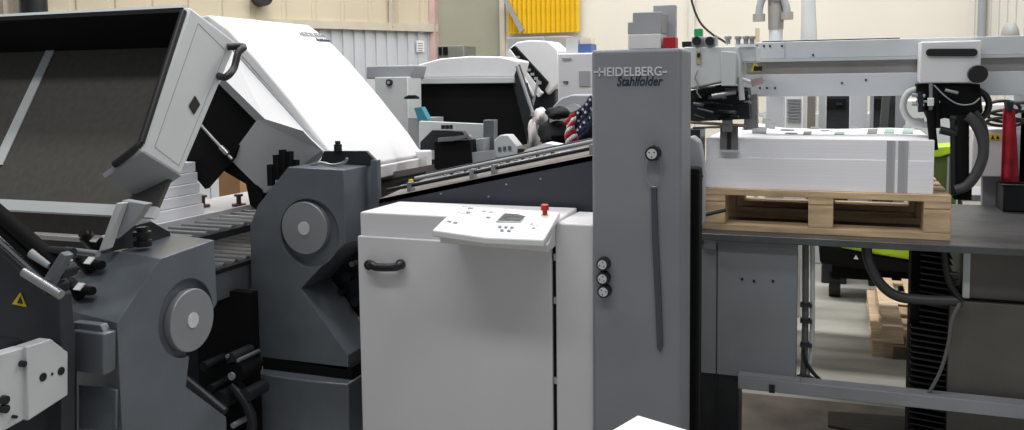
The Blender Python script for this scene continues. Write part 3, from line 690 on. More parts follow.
tag(MB().fbox(653, 5, 675, 40, ty + .125, .04, z0=tz).build('box', mat('grey_card2', (170, 172, 176), .6), bevel=.003), 'tallest thin grey box standing at the back of the tower top', 'box')
tag(MB().fbox(663, 37, 675.5, 46, ty, .05, z0=tz).build('box', red, bevel=.002), 'small red box on the right of the tower top', 'box')

# ================================================================== FEEDER
GY = 4.15
t = T('feeder_gantry', 'long pale grey feeder cross beam over the paper pile at right', 'machine beam', base(870, 95, GY))
X0 = P(735, 60, Y=GY).x; X1 = P(1100, 60, Y=GY).x
def gz(y): return P(870, y, Y=GY).z
MB().box((X0, GY, gz(57)), (X1, GY + .25, gz(39.5))).build('upper_beam', beamg, t, bevel=.003)
MB().box((X0, GY + .03, gz(73)), (X1, GY + .2, gz(57))).build('channel', ribbed, t)
MB().box((X0, GY - .004, gz(60)), (X1, GY + .03, gz(57))).build('channel_lip', hoodgrey, t)
MB().box((X0, GY, gz(96)), (X1, GY + .25, gz(73))).build('lower_beam', beamg, t, bevel=.003)
MB().box((P(762, 40, Y=GY).x, GY + .01, gz(39.5)), (P(900, 40, Y=GY).x, GY + .05, gz(38.3))).build('cover_strip', dark, t)
for x, y in ((757, 46), (764, 46), (770, 46), (782, 46), (813, 55), (842, 83), (866, 80), (935, 83), (760, 88), (767, 88), (775, 88)):
    p = P(x, y, Y=GY); MB().cyl(p, p - Y_ * .004, .005, 8).build('rivet', dark, t)
j = P(785, 45, Y=GY); MB().box((j.x - .001, GY - .001, gz(57)), (j.x + .001, GY + .01, gz(39.6))).build('joint_line', shade, t)
MB().box((P(766, 100, Y=5.1).x, 5.1, .0), (P(784, 100, Y=5.1).x, 5.2, gz(80))).build('end_post', beamg, t, bevel=.003)
MB().box((P(768, 100, Y=5.1).x, GY + .2, gz(84)), (P(780, 100, Y=5.1).x, 5.15, gz(80))).build('end_post', beamg, t, bevel=.003)
MB().box((X1 - .15, 5.1, .0), (X1, 5.25, gz(74))).build('end_post', beamg, t, bevel=.003)
MB().box((X1 - .15, GY + .24, gz(84)), (X1, 5.25, gz(74))).build('end_post', beamg, t, bevel=.003)
# carriage
t = T('suction_carriage', 'white carriage head with black bar handle hung on the feeder beam', 'machine head', base(950, 83, 4.0, 1.4))
cb_ = MB().fbox(920, 41, 981, 83, 4.0, .148).build('cover', white, t, bevel=.006)
lp_ = [P(x, 52.5, Y=4.0) for x in (930, 973)]
rr = .0155
pts = [lp_[0] + V((math.cos(a), 0, math.sin(a))) * rr for a in [R(90 + i * 15) for i in range(13)]] + [lp_[1] + V((math.cos(a), 0, math.sin(a))) * rr for a in [R(-90 + i * 15) for i in range(13)]]
MB().prism(pts, (0, -.012, 0)).build('handle', black, t, bevel=.002)
k = P(977, 74, Y=3.995); MB().cyl(k, k - Y_ * .035, .036, 28).build('knob', black, t, bevel=.003)
MB().fprism([(917, 84), (980, 84), (983, 112), (972, 124), (960, 122), (945, 118), (930, 122), (922, 104), (917, 96)], 4.02, .12).build('mechanism', matt, t, bevel=.003)
for x0, y0, x1, y1, r, m in ((931, 83, 931, 126, .008, steel), (936, 88, 938, 128, .010, matt), (916, 101, 940, 102, .005, steel), (912, 95, 925, 96, .008, shade), (912, 104, 924, 105, .008, steel), (930, 110, 934, 150, .016, matt), (950, 118, 968, 120, .014, dark), (955, 126, 965, 140, .02, dark), (945, 90, 958, 93, .007, steel), (940, 130, 958, 134, .016, dark), (930, 145, 931, 155, .010, matt), (962, 116, 962, 190, .026, matt), (953, 120, 954, 195, .012, dark), (920, 92, 921, 112, .012, dark)):
    MB().cyl(P(x0, y0, Y=3.99), P(x1, y1, Y=3.99), r, 14).build('linkage', m, t, smooth=True)
MB().fbox(928, 98, 934, 106, 3.95, .03).build('fitting', white, t, bevel=.002)
MB().fbox(914, 118, 924, 124, 4.1, .05).build('sucker', hoodgrey, t, bevel=.004)
MB().fbox(955, 175, 972, 200, 3.99, .08, z0=None).build('lower_block', matt, t)
MB().tube([P(x, y, Y=4.1) for x, y in ((922, 88), (908, 93), (903, 106), (908, 118), (920, 124), (930, 125))], .014, 10, 6).build('hose', hoodgrey, t, smooth=True)
MB().tube([P(x, y, Y=4.06) for x, y in ((978, 90), (986, 96), (989, 106), (984, 116), (976, 118))], .013, 10, 6).build('hose', black, t, smooth=True)
MB().tube([P(x, y, Y=3.97) for x, y in ((967, 116), (974, 122), (982, 138), (983, 156), (976, 174), (966, 186), (955, 190))], .021, 12, 6).build('hose', mat('mid_hose', (62, 62, 62), .55), t, smooth=True)
MB().tube([P(x, y, Y=4.0) for x, y in ((975, 112), (983, 124), (986, 142), (984, 160))], .013, 12, 6).build('hose', dcable, t, smooth=True)
MB().tube([P(x, y, Y=3.98) for x, y in ((934, 85), (945, 96), (958, 104), (972, 104), (980, 98))], .003, 6, 6).build('wire', shade, t, smooth=True)

# table
BY = 3.8
ztab = P(862, 241, Y=BY).z
xt0 = P(697, 230, Y=BY).x; xt1 = P(1110, 255, Y=BY).x
t = T('feeder_table', 'dark steel table plate carrying the pallet of paper at right', 'machine table', ((xt0 + xt1) / 2, BY + .6, 0))
MB().box((xt0, BY, ztab - .03), (xt1, BY + 1.25, ztab)).build('table_top', tsteel, t, bevel=.003)
py_t = BY + .3
zr = P(880, 397, Y=BY - .02).z
MB().box((P(738, 385, Y=BY).x, BY, P(880, 404, Y=BY).z), (xt1, BY + .08, P(880, 391, Y=BY).z)).build('bottom_rail', mat('rail_grey', (138, 141, 146), .5), t, bevel=.003)
MB().box((P(738, 385, Y=BY).x, BY + .001, P(880, 391, Y=BY).z), (P(800, 385, Y=BY).x, BY + .06, P(770, 378, Y=BY).z)).build('rail_step', MATS['rail_grey'], t)
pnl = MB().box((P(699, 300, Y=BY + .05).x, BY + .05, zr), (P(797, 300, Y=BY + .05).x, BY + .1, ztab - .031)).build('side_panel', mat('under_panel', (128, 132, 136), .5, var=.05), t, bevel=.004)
j = P(717, 300, Y=BY + .05); MB().box((j.x - .002, BY + .047, .12), (j.x + .002, BY + .05, ztab - .05)).build('panel_seam', dark, t)
for x, y in ((742, 279), (754, 281), (773, 281)):
    p = P(x, y, Y=BY + .05); MB().cyl(p, p - Y_ * .003, .006, 10).build('bolt', black, t)
p = P(772, 388, Y=BY); MB().box((p.x - .012, BY - .006, p.z - .02), (p.x + .012, BY, p.z + .015)).build('bolt', black, t)
MB().box((P(700, 300, Y=BY).x, BY + .06, 0), (P(738, 300, Y=BY).x, BY + .2, zr + .02)).build('foot', dark, t)
MB().box((xt1 - .2, BY + .1, 0), (xt1 - .1, BY + .2, ztab - .03)).build('foot', dark, t)
MB().box((xt1 - .2, BY + 1.1, 0), (xt1 - .1, BY + 1.2, ztab - .03)).build('foot', dark, t)
MB().box((P(703, 300, Y=BY).x, BY + 1.0, 0), (P(703, 300, Y=BY).x + .08, BY + 1.1, ztab - .03)).build('foot', dark, t)
MB().box((P(703, 300, Y=BY).x, BY + .02, ztab - .07), (P(703, 300, Y=BY).x + .05, BY + .1, ztab - .03)).build('bracket', steel, t)
for x, y, l in ((686, 223, 14), (690, 228, 12), (684, 219, 10)):
    a = P(x, y, Y=BY - .1); b = P(x + l, y + 1, Y=BY - .1); MB().cyl(a, b, .009, 10).build('bolt', steel, t, smooth=True)
MB().cyl(P(700, 216, Y=BY + .02), P(726, 210, Y=BY + .05), .008, 10).build('lever', dark, t, smooth=True)
# pipes beside the panel
for x, r, m, lb_ in ((805.5, .014, cable, 'grey'), (812.5, .010, hoodgrey, 'light')):
    pts = [P(x, 244, Y=BY + .12), P(x, 300, Y=BY + .12), P(x - 1, 350, Y=BY + .12), P(x - (3 if x < 810 else 6), 378, Y=BY + .12), P(x - 9, 384, Y=BY + .1)]
    o = MB().tube(pts, r, 10, 5).build('pipe', m, t, smooth=True)
for y in (306, 322, 346): MB().fbox(800, y - 1.5, 812, y + 1.5, BY + .09, .05).build('pipe_clip', dark, t)
for k, pts in enumerate((((803, 350), (806, 362), (815, 375), (830, 388)), ((797, 376), (808, 376), (820, 383), (832, 389)), ((797, 381), (806, 381), (813, 385), (818, 388)))):
    tag(MB().tube([P(x, y, Y=BY + .1 + .01 * k) for x, y in pts], .008 - .001 * k, 8, 6).build('cable', (black, dcable, cable)[k], smooth=True),
        ('black cable dropping from the grey pipes to the bottom rail', 'dark grey cable curving below the pipes beside the feeder panel', 'shortest thin cable at the foot of the feeder panel')[k], 'cable')

# pallet builder
def pallet(origin, Lx, Ly, mm, label, group=None, rot=0.0):
    t = T('wooden_pallet', label, 'pallet', origin, group)
    o = V(origin); x0, y0, z = o.x - Lx / 2, o.y - Ly / 2, o.z
    bw = Ly / 7
    for k in (0, 3, 6): MB().box((x0, y0 + k * bw, z), (x0 + Lx, y0 + (k + 1) * bw, z + .022)).build('bottom_board', mm, t, bevel=.002)
    for i in (0, 1, 2):
        for k in (0, 3, 6):
            bx = x0 + (Lx - .1) * i / 2 ; MB().box((bx, y0 + k * bw + .003, z + .022), (bx + .1, y0 + (k + 1) * bw - .003, z + .1)).build('block', mm, t, bevel=.003)
    for i in (0, 1, 2):
        bx = x0 + (Lx - .1) * i / 2; MB().box((bx, y0, z + .1), (bx + .1, y0 + Ly, z + .122)).build('stringer', mm, t, bevel=.002)
    for k in range(5):
        yy = y0 + (Ly - bw * .95) * k / 4; MB().box((x0, yy, z + .122), (x0 + Lx, yy + bw * .95, z + .144)).build('deck_board', mm, t, bevel=.002)
    t.rotation_euler = (0, 0, rot)
    return t
PY_ = BY + .1
xa = P(702, 210, Y=PY_).x; xb = P(951, 215, Y=PY_).x
pallet(((xa + xb) / 2, PY_ + .46, ztab), xb - xa, .92, wood, 'wooden pallet on the steel feeder table under the paper pile').scale = (1, 1, 1.28)
# paper pile
zp = ztab + .144 * 1.28
QY = PY_ + .02
xa2 = P(706, 160, Y=QY).x; xb2 = P(934, 165, Y=QY).x; ztp2 = P(820, 139.5, Y=QY).z; zm = P(820, 159, Y=QY).z
t = T('paper_pile', 'large pile of printed white sheets on the pallet at right', 'paper pile', ((xa2 + xb2) / 2, QY + .4, zp))
MB().box((xa2, QY, zp), (xb2, QY + .86, zm)).build('sheets', pm, t, bevel=.002)
nx, ny = 20, 10; vs = []; fs = []
for i in range(nx + 1):
    for j in range(ny + 1):
        u, v = i / nx, j / ny
        z = ztp2 + .002 * math.sin(u * 9) * v + .035 * math.exp(-((u - .14) / .1) ** 2) * max(0, v - .3) + .004 * math.exp(-((u - .85) / .1) ** 2) * v
        vs.append(V((xa2 + (xb2 - xa2) * u, QY + .003 + .85 * v, z)))
for i in range(nx):
    for j in range(ny): fs.append([i * (ny + 1) + j, (i + 1) * (ny + 1) + j, (i + 1) * (ny + 1) + j + 1, i * (ny + 1) + j + 1])
b_ = MB(); nV = len(vs); vs2 = vs + [V((p.x, p.y, zm)) for p in vs]
fs2 = fs + [[nV + q for q in f[::-1]] for f in fs]
per = [i * (ny + 1) for i in range(nx + 1)] + [nx * (ny + 1) + j for j in range(1, ny + 1)] + [i * (ny + 1) + ny for i in range(nx - 1, -1, -1)] + [j for j in range(ny - 1, 0, -1)]
fs2 += [[per[k], per[(k + 1) % len(per)], nV + per[(k + 1) % len(per)], nV + per[k]] for k in range(len(per))]
b_._add(vs2, fs2); ts = b_.build('top_sheets', pm, t)
for x0, x1 in ((886.5, 895), (898, 908)):
    a, b = P(x0, 160, Y=QY).x, P(x1, 160, Y=QY).x
    MB().box((a, QY - .0008, zp + .002), (b, QY + .004, ztp2 - .002)).build('edge_print', pm2, t)
def tp(px, py): return P(px, py, Z=ztp2 + .001)
def topz(p):
    u = (p.x - xa2) / (xb2 - xa2); v = (p.y - QY) / .85
    return ztp2 + .002 * math.sin(u * 9) * v + .035 * math.exp(-((u - .14) / .1) ** 2) * max(0, v - .3) + .004 * math.exp(-((u - .85) / .1) ** 2) * v
for x, y, w, h, m in ((742, 132, 12, 4, ink), (752, 134, 14, 3.4, ink), (765, 130, 10, 3, ink), (748, 127, 10, 2.4, greenink), (757, 124, 12, 2.4, ink), (762, 127.5, 8, 2, ink), (803, 134.5, 8, 2.6, ink), (810, 129, 9, 2, ink), (834, 134.5, 10, 2.4, greenink), (867, 134, 10, 3.6, ink), (884, 134, 10, 3.4, greenink), (902, 134, 11, 3.4, greenink), (903, 129, 8, 2.2, ink), (780, 131, 14, 1.2, ink), (785, 134, 12, 1, ink), (850, 128, 8, 1.2, ink), (820, 131, 9, 1, ink), (914, 130, 8, 1.4, ink)):
    q = [tp(x, y), tp(x + w, y), tp(x + w + 1, y - h * 1.25), tp(x + 1, y - h * 1.25)]
    q = [V((p.x, p.y, topz(p) + .0015)) for p in q]
    MB().prism(q, (0, 0, .0008)).build('printed_block', m, ts)
# side guide plate hanging onto the pile
t = T('side_guide', 'steel guide plate clamped over the left front edge of the paper pile', 'guide plate', P(728, 152, Y=QY - .02))
MB().fbox(720, 124, 738, 152, QY - .012, .006).build('plate', mat('guide_grey', (120, 118, 118), .5, .2), t, bevel=.001)
MB().fbox(719.5, 150, 738, 152.5, QY - .03, .024).build('plate_foot', hoodgrey, t)
MB().fbox(727, 130, 731, 150, QY - .016, .004).build('slot', dark, t)
MB().cyl(P(688, 122, Y=QY - .06), P(746, 126, Y=QY - .03), .007, 12).build('rod', mat('warm_steel', (150, 130, 120), .35, .7), t, smooth=True)
MB().cyl(P(693, 128, Y=QY - .03), P(722, 127, Y=QY - .03), .005, 12).build('rod', steel, t, smooth=True)
MB().fbox(722, 120, 732, 132, QY - .045, .03).build('clamp', shade, t, bevel=.003)

# feed head machine left of pile
HY = 3.75
t = T('feed_head', 'pale grey feed head box with dark mechanism beneath, right of the tower top', 'machine head', base(715, 110, HY))
MB().fprism([(684, 47), (736, 46), (739, 62), (739, 78), (722, 82), (684, 90)], HY, .3).build('cover', hoodgrey, t, bevel=.006)
MB().fprism([(721, 51), (736, 52), (736, 86), (721, 86)], HY - .02, .02).build('door', hoodgrey, t, bevel=.003)
MB().fbox(696, 51, 701, 64, HY - .006, .006).build('switch_plate', mat('beige_plate', (170, 158, 138), .5), t)
MB().fbox(697, 53, 700, 57, HY - .012, .006).build('switch', black, t)
for x, y, r in ((697, 41, 4), (710, 41, 4)):
    c = P(x, y, Y=HY); MB().fbox(x - 5.5, y - 4.5, x + 5.5, y + 6, HY + .005, .08).build('dial_housing', shade, t, bevel=.004)
    MB().cyl(c + Y_ * .005, c - Y_ * .015, r * 4 / F, 20).build('dial', black, t, smooth=True)
lab(MB().fbox(694, 28.5, 702, 37, HY + .02, .04).build('indicator_lamp', green, t, bevel=.003), 'green lamp cap')
MB().fbox(682, 41.5, 692, 47, HY + .03, .06).build('plug', black, t)
for x in (728, 738, 746, 752):
    p = P(x, 44, Y=HY + .1); MB().cyl(p, p + Z_ * .02, .010, 12).cyl(p + Z_ * .02, p + Z_ * .032, .015, 12).build('fitting', shade, t, smooth=True)
MB().fbox(736, 46, 756, 62, HY + .12, .2).build('junction_cover', beamg, t, bevel=.004)
MB().tube([P(x, y, Y=HY - .015) for x, y in ((698, 70), (695, 78), (698, 84), (697, 92), (701, 98))], .003, 6, 5).build('wire', steel, t, smooth=True)
MB().fprism([(684, 92), (722, 84), (748, 88), (750, 119), (684, 122)], HY + .12, .12).build('mechanism', dark, t)
rnd = random.Random(3)
for k in range(26):
    x = rnd.uniform(692, 745); y = rnd.uniform(88, 119); l = rnd.uniform(5, 22); dy = rnd.uniform(-4, 4)
    MB().cyl(P(x, y, Y=HY + .08), P(min(x + l, 750), y + dy, Y=HY + .06), rnd.choice((.003, .005, .008)), 8).build('linkage', rnd.choice((dark, shade, slate, black, matt, dark)), t, smooth=True)
for x0, y0, x1, y1, w, m in ((722, 78, 736, 71, .018, white), (725, 84, 738, 82, .008, steel), (734, 76, 750, 82, .008, hoodgrey), (740, 76, 742, 100, .012, hoodgrey), (712, 96, 736, 92, .010, steel)):
    MB().cyl(P(x0, y0, Y=HY + .02), P(x1, y1, Y=HY + .02), w, 10).build('lever', m, t, smooth=True)
MB().fprism([(744, 96), (757, 94), (758, 128), (744, 130)], HY + .2, .03).build('plate', steel, t)
MB().fprism([(750, 80), (762, 77), (764, 80), (762, 84), (752, 87)], HY + .14, .03).build('bracket', mat('pinkish_steel', (190, 160, 160), .4, .3), t)
k = P(758, 71, Y=HY + .14); MB().cyl(k, k + Z_ * .02, .018, 14).build('knob', black, t, smooth=True)
ws = MB().fprism([(748.5, 71.5), (754, 61.5), (760, 71.5)], HY + .31, .004).build('warning_triangle', yellow, t)
ws.location.y += 0.06
MB().fprism([(752, 70.2), (754.2, 64.8), (756.6, 70.2)], HY + .308, .002).build('warning_symbol', black, ws)
MB().fbox(684, 130, 700, 240, HY + .1, .15, z0=0).build('stand', dark, t)

# ================================================================== UNDER TABLE, RIGHT
t = T('bellows', 'black ribbed bellows standing under the feeder table before the metal boxes', 'bellows', base(932, 330, BY + .16))
MB().fbox(910, 246, 948, 398, BY + .18, .16, z0=.02).build('core', matt, t)
zs0 = P(930, 250, Y=BY).z; n_ = 34
for k in range(n_):
    z = .03 + (zs0 - .05) * k / n_
    sh = .03 if k > n_ * .62 else 0
    a = P(912, 300, Y=BY + .12).x + sh; b = P(950, 300, Y=BY + .12).x - .005 + sh * .4
    MB().prism([(a, BY + .12, z), (b, BY + .12, z - .012), (b, BY + .12, z - .007), (a, BY + .12, z + .005)], (0, .18, 0)).build('rib', black if k % 2 else dark, t)
t = T('steel_enclosure', 'taupe two-tier metal enclosure under the table at the right edge', 'metal cabinet', base(1000, 330, BY + .15))
MB().fbox(963, 250, 1110, 303, BY + .14, .5).build('upper_box', boxbrown, t, bevel=.004)
MB().fbox(963, 250, 970, 302, BY + .13, .01).build('edge_strip', hoodgrey, t)
MB().fbox(948, 306, 1110, 398, BY + .1, .5, z0=0.1).build('lower_box', boxbrown, t, bevel=.004)
MB().fbox(950, 303, 1110, 306, BY + .12, .45).build('joint', matt, t)
MB().box((P(960, 350, Y=BY + .2).x, BY + .2, 0), (P(960, 350, Y=BY + .2).x + .5, BY + .5, .1)).build('plinth', dark, t)
for i in range(9):
    MB().fbox(951, 272 + i * 3.2, 961, 273.4 + i * 3.2, BY + .33, .01).build('comb_tooth', hoodgrey, t)
tag(MB().tube([P(x, y, Y=BY + .06) for x, y in ((866, 242), (869, 262), (880, 283), (897, 296), (925, 300), (962, 301))], .021, 12, 6).build('hose', dcable, smooth=True), 'thick dark hose looping below the feeder table to the metal enclosure', 'hose')
tag(MB().tube([P(x, y, Y=BY + .05) for x, y in ((944, 246), (946, 268), (951, 286), (962, 301))], .012, 10, 6).build('hose', black, smooth=True), 'thinner black hose hanging straight down in front of the bellows', 'hose')
tag(MB().tube([P(x, y, Y=BY + .04) for x, y in ((960, 303), (952, 320), (948, 345), (940, 372), (926, 398))], .007, 8, 6).build('cable', cable, smooth=True), 'thin cable falling across the black bellows to the bottom rail', 'cable')
# floor pieces
p = P(828, 415, Z=0.0)
tag(MB().prism([P(x, y, Z=.02) for x, y in ((828, 411), (1060, 427), (1060, 470), (828, 425))], (0, 0, -.02)).build('floor_plate', mat('dark_plank', (58, 54, 50), .6, var=.2, scale=8, stretch=(1, 6, 1))), 'dark flat plate lying on the floor in front of the bottom rail', 'floor plate')
tag(MB().prism([P(x, y, Z=.008) for x, y in ((690, 385), (738, 392), (1000, 418), (1000, 500), (690, 500))], (0, 0, -.008)).build('floor_mat', mat('worn_brown_sheet', (120, 110, 102), .6, var=.25, scale=5)), 'worn brownish sheet lying on the floor below the bottom rail', 'floor mat')
# pallets on the floor beyond
def pal2(px, py, z, lb_):
    c = P(px, py, Z=z)
    return pallet((c.x, c.y, z), .8, 1.15, wood2, lb_, None)
c = P(872, 358, Z=0)
for k in range(2):
    t = pallet((c.x + .4 + .05 * k, c.y + .68 - .05 * k, .100 * k), 1.3, .8, wood2, ('lowest pale pallet on the floor seen below the feeder table', 'topmost pale pallet in the low stack below the feeder table')[k], 'pallets stacked on the floor', R(90))
    t.scale = (1, 1, .69)
# lime machine beyond
t = T('pallet_truck', 'lime green and black low pallet truck standing on the floor beyond the table', 'pallet truck', V((P(875, 275, Y=6.6).x, 6.8, 0)))
MB().fprism([(838, 243), (870, 238), (920, 250), (920, 262), (885, 256), (840, 248)], 6.6, .4).build('cover', lime, t, bevel=.02)
MB().fprism([(818, 240), (842, 247), (885, 256), (920, 262), (920, 274), (870, 270), (820, 264)], 6.62, .4).build('body', matt, t, bevel=.02)
ws = MB().fprism([(853.5, 259), (856, 255), (858.5, 259.5)], 6.6, .005).build('warning_triangle', white, t)
for x in (835, 905): q = P(x, 268, Y=6.8); MB().cyl(V((q.x - .04, 6.8, .09)), V((q.x + .04, 6.8, .09)), .09, 20).build('wheel', black, t, smooth=True)
MB().box((P(832, 265, Y=6.8).x, 6.72, .15), (P(915, 265, Y=6.8).x, 6.92, P(870, 262, Y=6.8).z)).build('chassis', matt, t)
# lime bin behind the pile
t = T('waste_bin', 'lidded bin with lime green lid behind the right end of the paper pile', 'bin', base(945, 170, 6.3))
MB().fprism([(922, 150), (934, 147), (958, 145), (961, 149), (952, 153), (940, 157), (922, 158)], 6.3, .27).build('lid', lime, t, bevel=.008)
MB().fbox(924, 155, 957, 200, 6.33, .2, z0=0).build('body', olive, t, bevel=.01)
MB().fbox(947, 157, 949, 200, 6.31, .02).build('edge', shade, t)
# wall box with yellow label
t = T('electrical_box', 'white electrical box with yellow label standing behind the right hose', 'electrical box', base(990, 160, 5.0))
b_ = MB().fbox(972, 129, 1012, 177, 5.0, .2).build('body', cab, t, bevel=.006)
lb = MB().fbox(988, 134, 1001, 140, 4.995, .006).build('warning_label', yellow, t)
for x in (991, 996): MB().fprism([(x, 139), (x + 1.8, 135), (x + 3.6, 139)], 4.991, .004).build('label_symbol', black, lb)
MB().fbox(982, 177, 1002, 240, 5.08, .06, z0=0).build('stand', shade, t)
# things on the table at right
tz0 = ztab
t = T('storage_tray', 'black open plastic tray on the table at the right edge of the photo', 'tray', P(1015, 210, Z=tz0))
a = P(1004, 212, Z=tz0); zt_ = P(1000, 186, Y=a.y).z; xe = a.x + .32; d_ = .22
MB().box((a.x, a.y, tz0), (xe, a.y + d_, tz0 + .008)).build('bottom', black, t)
MB().box((a.x, a.y, tz0), (xe, a.y + .008, zt_)).build('front_wall', black, t, bevel=.003)
MB().box((a.x, a.y + d_, tz0), (xe, a.y + d_ + .008, zt_)).build('back_wall', black, t, bevel=.003)
MB().box((a.x - .006, a.y, tz0), (a.x + .002, a.y + d_, zt_)).build('side_wall', black, t, bevel=.003)
MB().box((xe, a.y, tz0), (xe + .008, a.y + d_, zt_)).build('side_wall', black, t, bevel=.003)
MB().box((a.x - .015, a.y - .012, zt_), (xe + .015, a.y + .012, zt_ + .01)).build('rim', dark, t, bevel=.002)
a = P(962, 201, Z=tz0)
tag(MB().prism([P(962, 201, Z=tz0), P(998, 202, Z=tz0), P(997, 193, Z=tz0), P(970, 192, Z=tz0)], (0, 0, .035)).build('metal_block', shade, bevel=.004), 'grey metal block on the table between hose and black tray', 'block')
# red cloth hanging
t = T('red_apron', 'red cloth hanging in folds above the black tray at right', 'cloth', P(1011, 182, Y=4.7))
a0 = P(1009, 108, Y=4.7); vs = []; fs = []; nn_ = 12; mm_ = 24
for i in range(nn_ + 1):
    v = i / nn_
    for j in range(mm_ + 1):
        u = j / mm_; xx = 1008 - 5 - 2.5 * v + (11 + 7 * v) * u
        vs.append(P(xx, 108 + 74 * v, Y=4.7 + .012 * math.sin(u * 6.5 + v) * (0.3 + v)))
for i in range(nn_):
    for j in range(mm_): k = i * (mm_ + 1) + j; fs.append([k, k + 1, k + mm_ + 2, k + mm_ + 1])
o = MB()._add(vs, fs).build('cloth', redcloth, t, smooth=True); o.modifiers.new('s', 'SOLIDIFY').thickness = .006
MB().cyl(P(1009, 103, Y=4.68), P(1026, 103, Y=5.12), .008, 8).build('hook_rod', dark, t)
MB().cyl(P(1009, 102, Y=4.7), P(1009, 112, Y=4.7), .022, 12, .016).build('gathered_top', dark, t, smooth=True)
tag(MB().fbox(1020, 110, 1060, 190, 5.1, .1, z0=0).build('wooden_post', mat('brown_post', (120, 70, 60), .6)), 'brown post at the right edge behind the red cloth', 'post')
for k, (cx, cy, rx, ry) in enumerate(((1003, 108, 17, 7), (1008, 116, 20, 6), (1005, 122, 18, 4))):
    pts = [P(cx + rx * math.cos(a), cy + ry * math.sin(a), Y=4.95 + .05 * math.sin(a)) for a in [R(20 * i) for i in range(19)]]
    tag(MB().tube(pts, .008, 8, 2).build('coiled_hose', black, smooth=True), ('topmost black hose coil behind the red cloth', 'middle black hose coil resting on the white electrical box', 'lowest flat black hose coil just above the yellow label')[k], 'hose')

# ================================================================== BACKGROUND SEEN BELOW AND ABOVE BEAM
ZB = .78
t = T('machine_bench', 'long dark bench behind the paper pile carrying the grey posts', 'bench', (P(850, 200, Y=5.5).x, 5.5, 0))
b0, b1_ = P(752, 200, Y=5.4).x, P(950, 200, Y=5.4).x
MB().box((b0, 5.2, ZB - .05), (b1_, 5.85, ZB)).build('bench_top', dark, t)
for xx in (b0, b1_ - .08):
    for yy in (5.45, 5.75): MB().box((xx, yy, 0), (xx + .08, yy + .08, ZB - .05)).build('leg', dark, t)
def post(x0, x1, y0, Y, m, label, d=.08):
    return tag(MB().fbox(x0, y0, x1, 300, Y, d, z0=ZB).build('steel_post', m, bevel=.004), label, 'post')
post(848, 866, 80, 5.6, beamg, 'wide pale post below the beam right of a dark machine', .1)
post(806, 814, 85, 5.5, mat('brown_steel', (128, 118, 112), .5), 'brown-grey post below the beam left of the dark machine')
post(817, 825, 85, 5.7, hoodgrey, 'light narrow post right beside the brown-grey one')
post(868, 872, 85, 5.4, shade, 'thinnest grey post right of the wide pale post', .04)
tag(MB().prism([P(883, 90, Y=5.5), P(891, 90, Y=5.5), P(888, 126, Y=5.5), V((P(886, 190, Y=5.5).x, 5.5, ZB)), V((P(879, 190, Y=5.5).x, 5.5, ZB)), P(880, 126, Y=5.5)], (0, .06, 0)).build('leaning_bar', mat('dark_bar', (84, 84, 86), .5)), 'dark bar leaning right of the thinnest post', 'bar')
o = MB().fbox(895, 90, 905, 203, 5.5, .06, z0=ZB).build('steel_post', shade); tag(o, 'dark grey post just left of the carriage hose', 'post')
t = T('far_machine', 'dark machine body far behind, seen under the beam between posts', 'machine', base(838, 110, 7.2))
floorbox('body', 824, 92, 850, 113, 7.2, .5, dark, t); MB().fbox(826, 99, 846, 109, 7.18, .02).build('recess', matt, t)
MB().fbox(836, 103, 842, 105, 7.16, .02).build('control', dark, t)
t = T('far_machine', 'second dark machine body under the beam right of the wide pale post', 'machine', base(885, 110, 7.3))
floorbox('body', 872, 92, 896, 113, 7.2, .5, dark, t); MB().fbox(874, 99, 890, 109, 7.18, .02).build('recess', matt, t)
tag(floorbox('work_table', 770, 113, 900, 150, 7.95, .5, mat('white_top', (206, 206, 204), .5)), 'long white worktop block far behind the paper pile', 'work table')
tag(floorbox('cabinet', 905, 100, 960, 150, 7.0, .5, hoodgrey), 'pale cabinet far behind the carriage hose', 'cabinet')
tag(floorbox('cabinet', 965, 104, 1060, 150, 7.0, .5, mat('offwhite', (216, 212, 208), .6)), 'off-white cabinet behind the black hose coils', 'cabinet')
t = T('louvred_cabinet', 'white louvred cabinet under the beam left of the brown-grey post', 'cabinet', base(794, 110, 6.1))
floorbox('body', 784, 94, 803, 150, 6.1, .3, white, t)
for k in range(8): MB().fbox(787, 99 + k * 3, 801, 100.2 + k * 3, 6.08, .02).build('louvre', shade, t)
# vertical pipe, cone pipe and fan hardware above beam
t = T('air_duct', 'grey vertical duct pipe with branching hose arms above the beam', 'duct', base(775, 20, 7.5))
MB().cyl(V((P(776, 20, Y=7.5).x, 7.5, 0)), V((P(776, 20, Y=7.5).x, 7.5, 2.35)), .055, 20).build('pipe', beamg, t, smooth=True)
zq = P(776, 12, Y=7.5).z; xq = P(776, 12, Y=7.5).x
MB().cyl(V((xq, 7.5, 2.0)), V((xq, 7.5, 2.6)), .06, 20, .075).build('collar', ribbed, t, smooth=True)
for s_, (x1, y1) in ((-1, (760, 14)), (1, (786, 12))):
    MB().tube([P(776, 0, Y=7.45), P(776 + s_ * 6, -4, Y=7.45), P(x1 - s_ * 3, -2, Y=7.45), P(x1, 6, Y=7.45), P(x1 + s_, y1, Y=7.45)], .03, 10, 5).build('arm', shade, t, smooth=True)
    p = P(x1 + s_, y1, Y=7.45); MB().cyl(p, p - Z_ * .06, .05, 12).build('nozzle', ribbed, t, smooth=True)
pa = P(809, 42, Y=8.0); pb = P(806, -20, Y=8.0)
tag(MB().cyl(V((pa.x, 8.0, 0)), V((pa.x, 8.0, pa.z)), .075, 20).cyl(V((pa.x, 8.0, pa.z)), V((pb.x, 8.0, pb.z + .6)), .07, 20, .03).build('tapered_duct', hoodgrey, smooth=True), 'tapering pale duct standing before the back wall above the beam', 'duct')
tag(MB().fbox(755, 28, 759, 42, 8.6, .05, z0=0).build('narrow_conduit', mat('beige_conduit', (186, 176, 150), .6)), 'short beige conduit stub left of the grey duct', 'conduit')
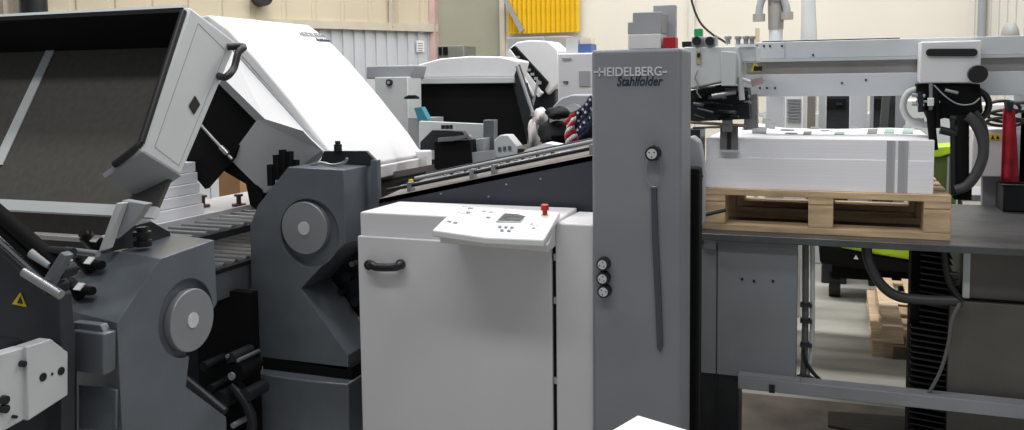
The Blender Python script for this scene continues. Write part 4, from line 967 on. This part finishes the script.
tag(MB().tube([P(x, y, Y=6.5) for x, y in ((686, -30), (692, 2), (700, 22), (712, 34), (722, 40), (728, 44))], .008, 8, 6).build('hanging_cable', dark, smooth=True), 'thin dark cable hanging before the cream wall above the feed head', 'cable')
# domed extractor at right
o = blob(1010, 36, 9.5, 14, 7.2, .1, None, mat('grey_dome', (150, 150, 148), .6), 'wall_vent', 0); tag(o, 'grey domed vent on the ribbed right wall just above the beam', 'vent')
# round lamp at the left wall
p = PL(260, 0, w0 + wn * .05, wn)
tag(MB().cyl(p - wn * .02 + Z_*.02, p + wn * .12 + Z_*.02, .085, 20).build('wall_light', black, smooth=True), 'round black fitting on the cream wall above the white hood', 'wall fitting')
# white sheets close to the camera, bottom centre
zz = P(640, 416, Y=1.9).z
q = [P(638, 415.5, Z=zz), P(700, 434, Z=zz), P(650, 470, Z=zz), P(596, 440, Z=zz)]
t = T('paper_stack', 'white paper stack corner at the bottom edge before the grey tower', 'paper stack', (q[0].x, q[0].y - .1, 0))
for i in range(6): MB().prism([p - Z_ * (.03 * i) + V((.002 * (i % 2), 0, 0)) for p in q], (0, 0, -.028)).build('ream', paper, t)
cx = sum(p.x for p in q) / 4; cy = sum(p.y for p in q) / 4
MB().box((cx - .1, cy - .1, 0), (cx + .1, cy + .06, zz - .18)).build('stand', dark, t)

# ================================================================== LIGHT
w = bpy.data.worlds.new('world'); bpy.context.scene.world = w; w.use_nodes = True
w.node_tree.nodes['Background'].inputs[0].default_value = (.86, .93, 1, 1); w.node_tree.nodes['Background'].inputs[1].default_value = .26
def area(name, loc, sx, sy, e, col=(1, .985, .955), rot=(0, 0, 0)):
    l = bpy.data.lights.new(name, 'AREA'); l.shape = 'RECTANGLE'; l.size = sx; l.size_y = sy; l.energy = e; l.color = col
    o = bpy.data.objects.new(name, l); C.objects.link(o); o.location = loc; o.rotation_euler = rot; return o
area('ceiling_or_fill_light', (-2.5, 6.2, 4.8), 6, .6, 190)
area('ceiling_or_fill_light', (2.0, 6.2, 4.8), 4, .6, 120)
area('ceiling_or_fill_light', (-2.5, 8.0, 4.6), 6, .5, 60)
area('ceiling_or_fill_light', (-1.2, 4.1, 4.6), 5, .4, 80)
area('ceiling_or_fill_light', (-.5, .6, 4.6), 4, .5, 85)
area('ceiling_or_fill_light', (-2.4, 2.5, 4.6), 3, .4, 62)  # added fill, no known fixture: brightens the tops of the left folding stations
s = bpy.context.scene
s.view_settings.view_transform = 'Standard'; s.view_settings.look = 'None'; s.view_settings.gamma = 1; s.view_settings.exposure = 0.0
s.view_settings.use_curve_mapping = False
for o in C.objects:
    if 'w' in o: del o['w']
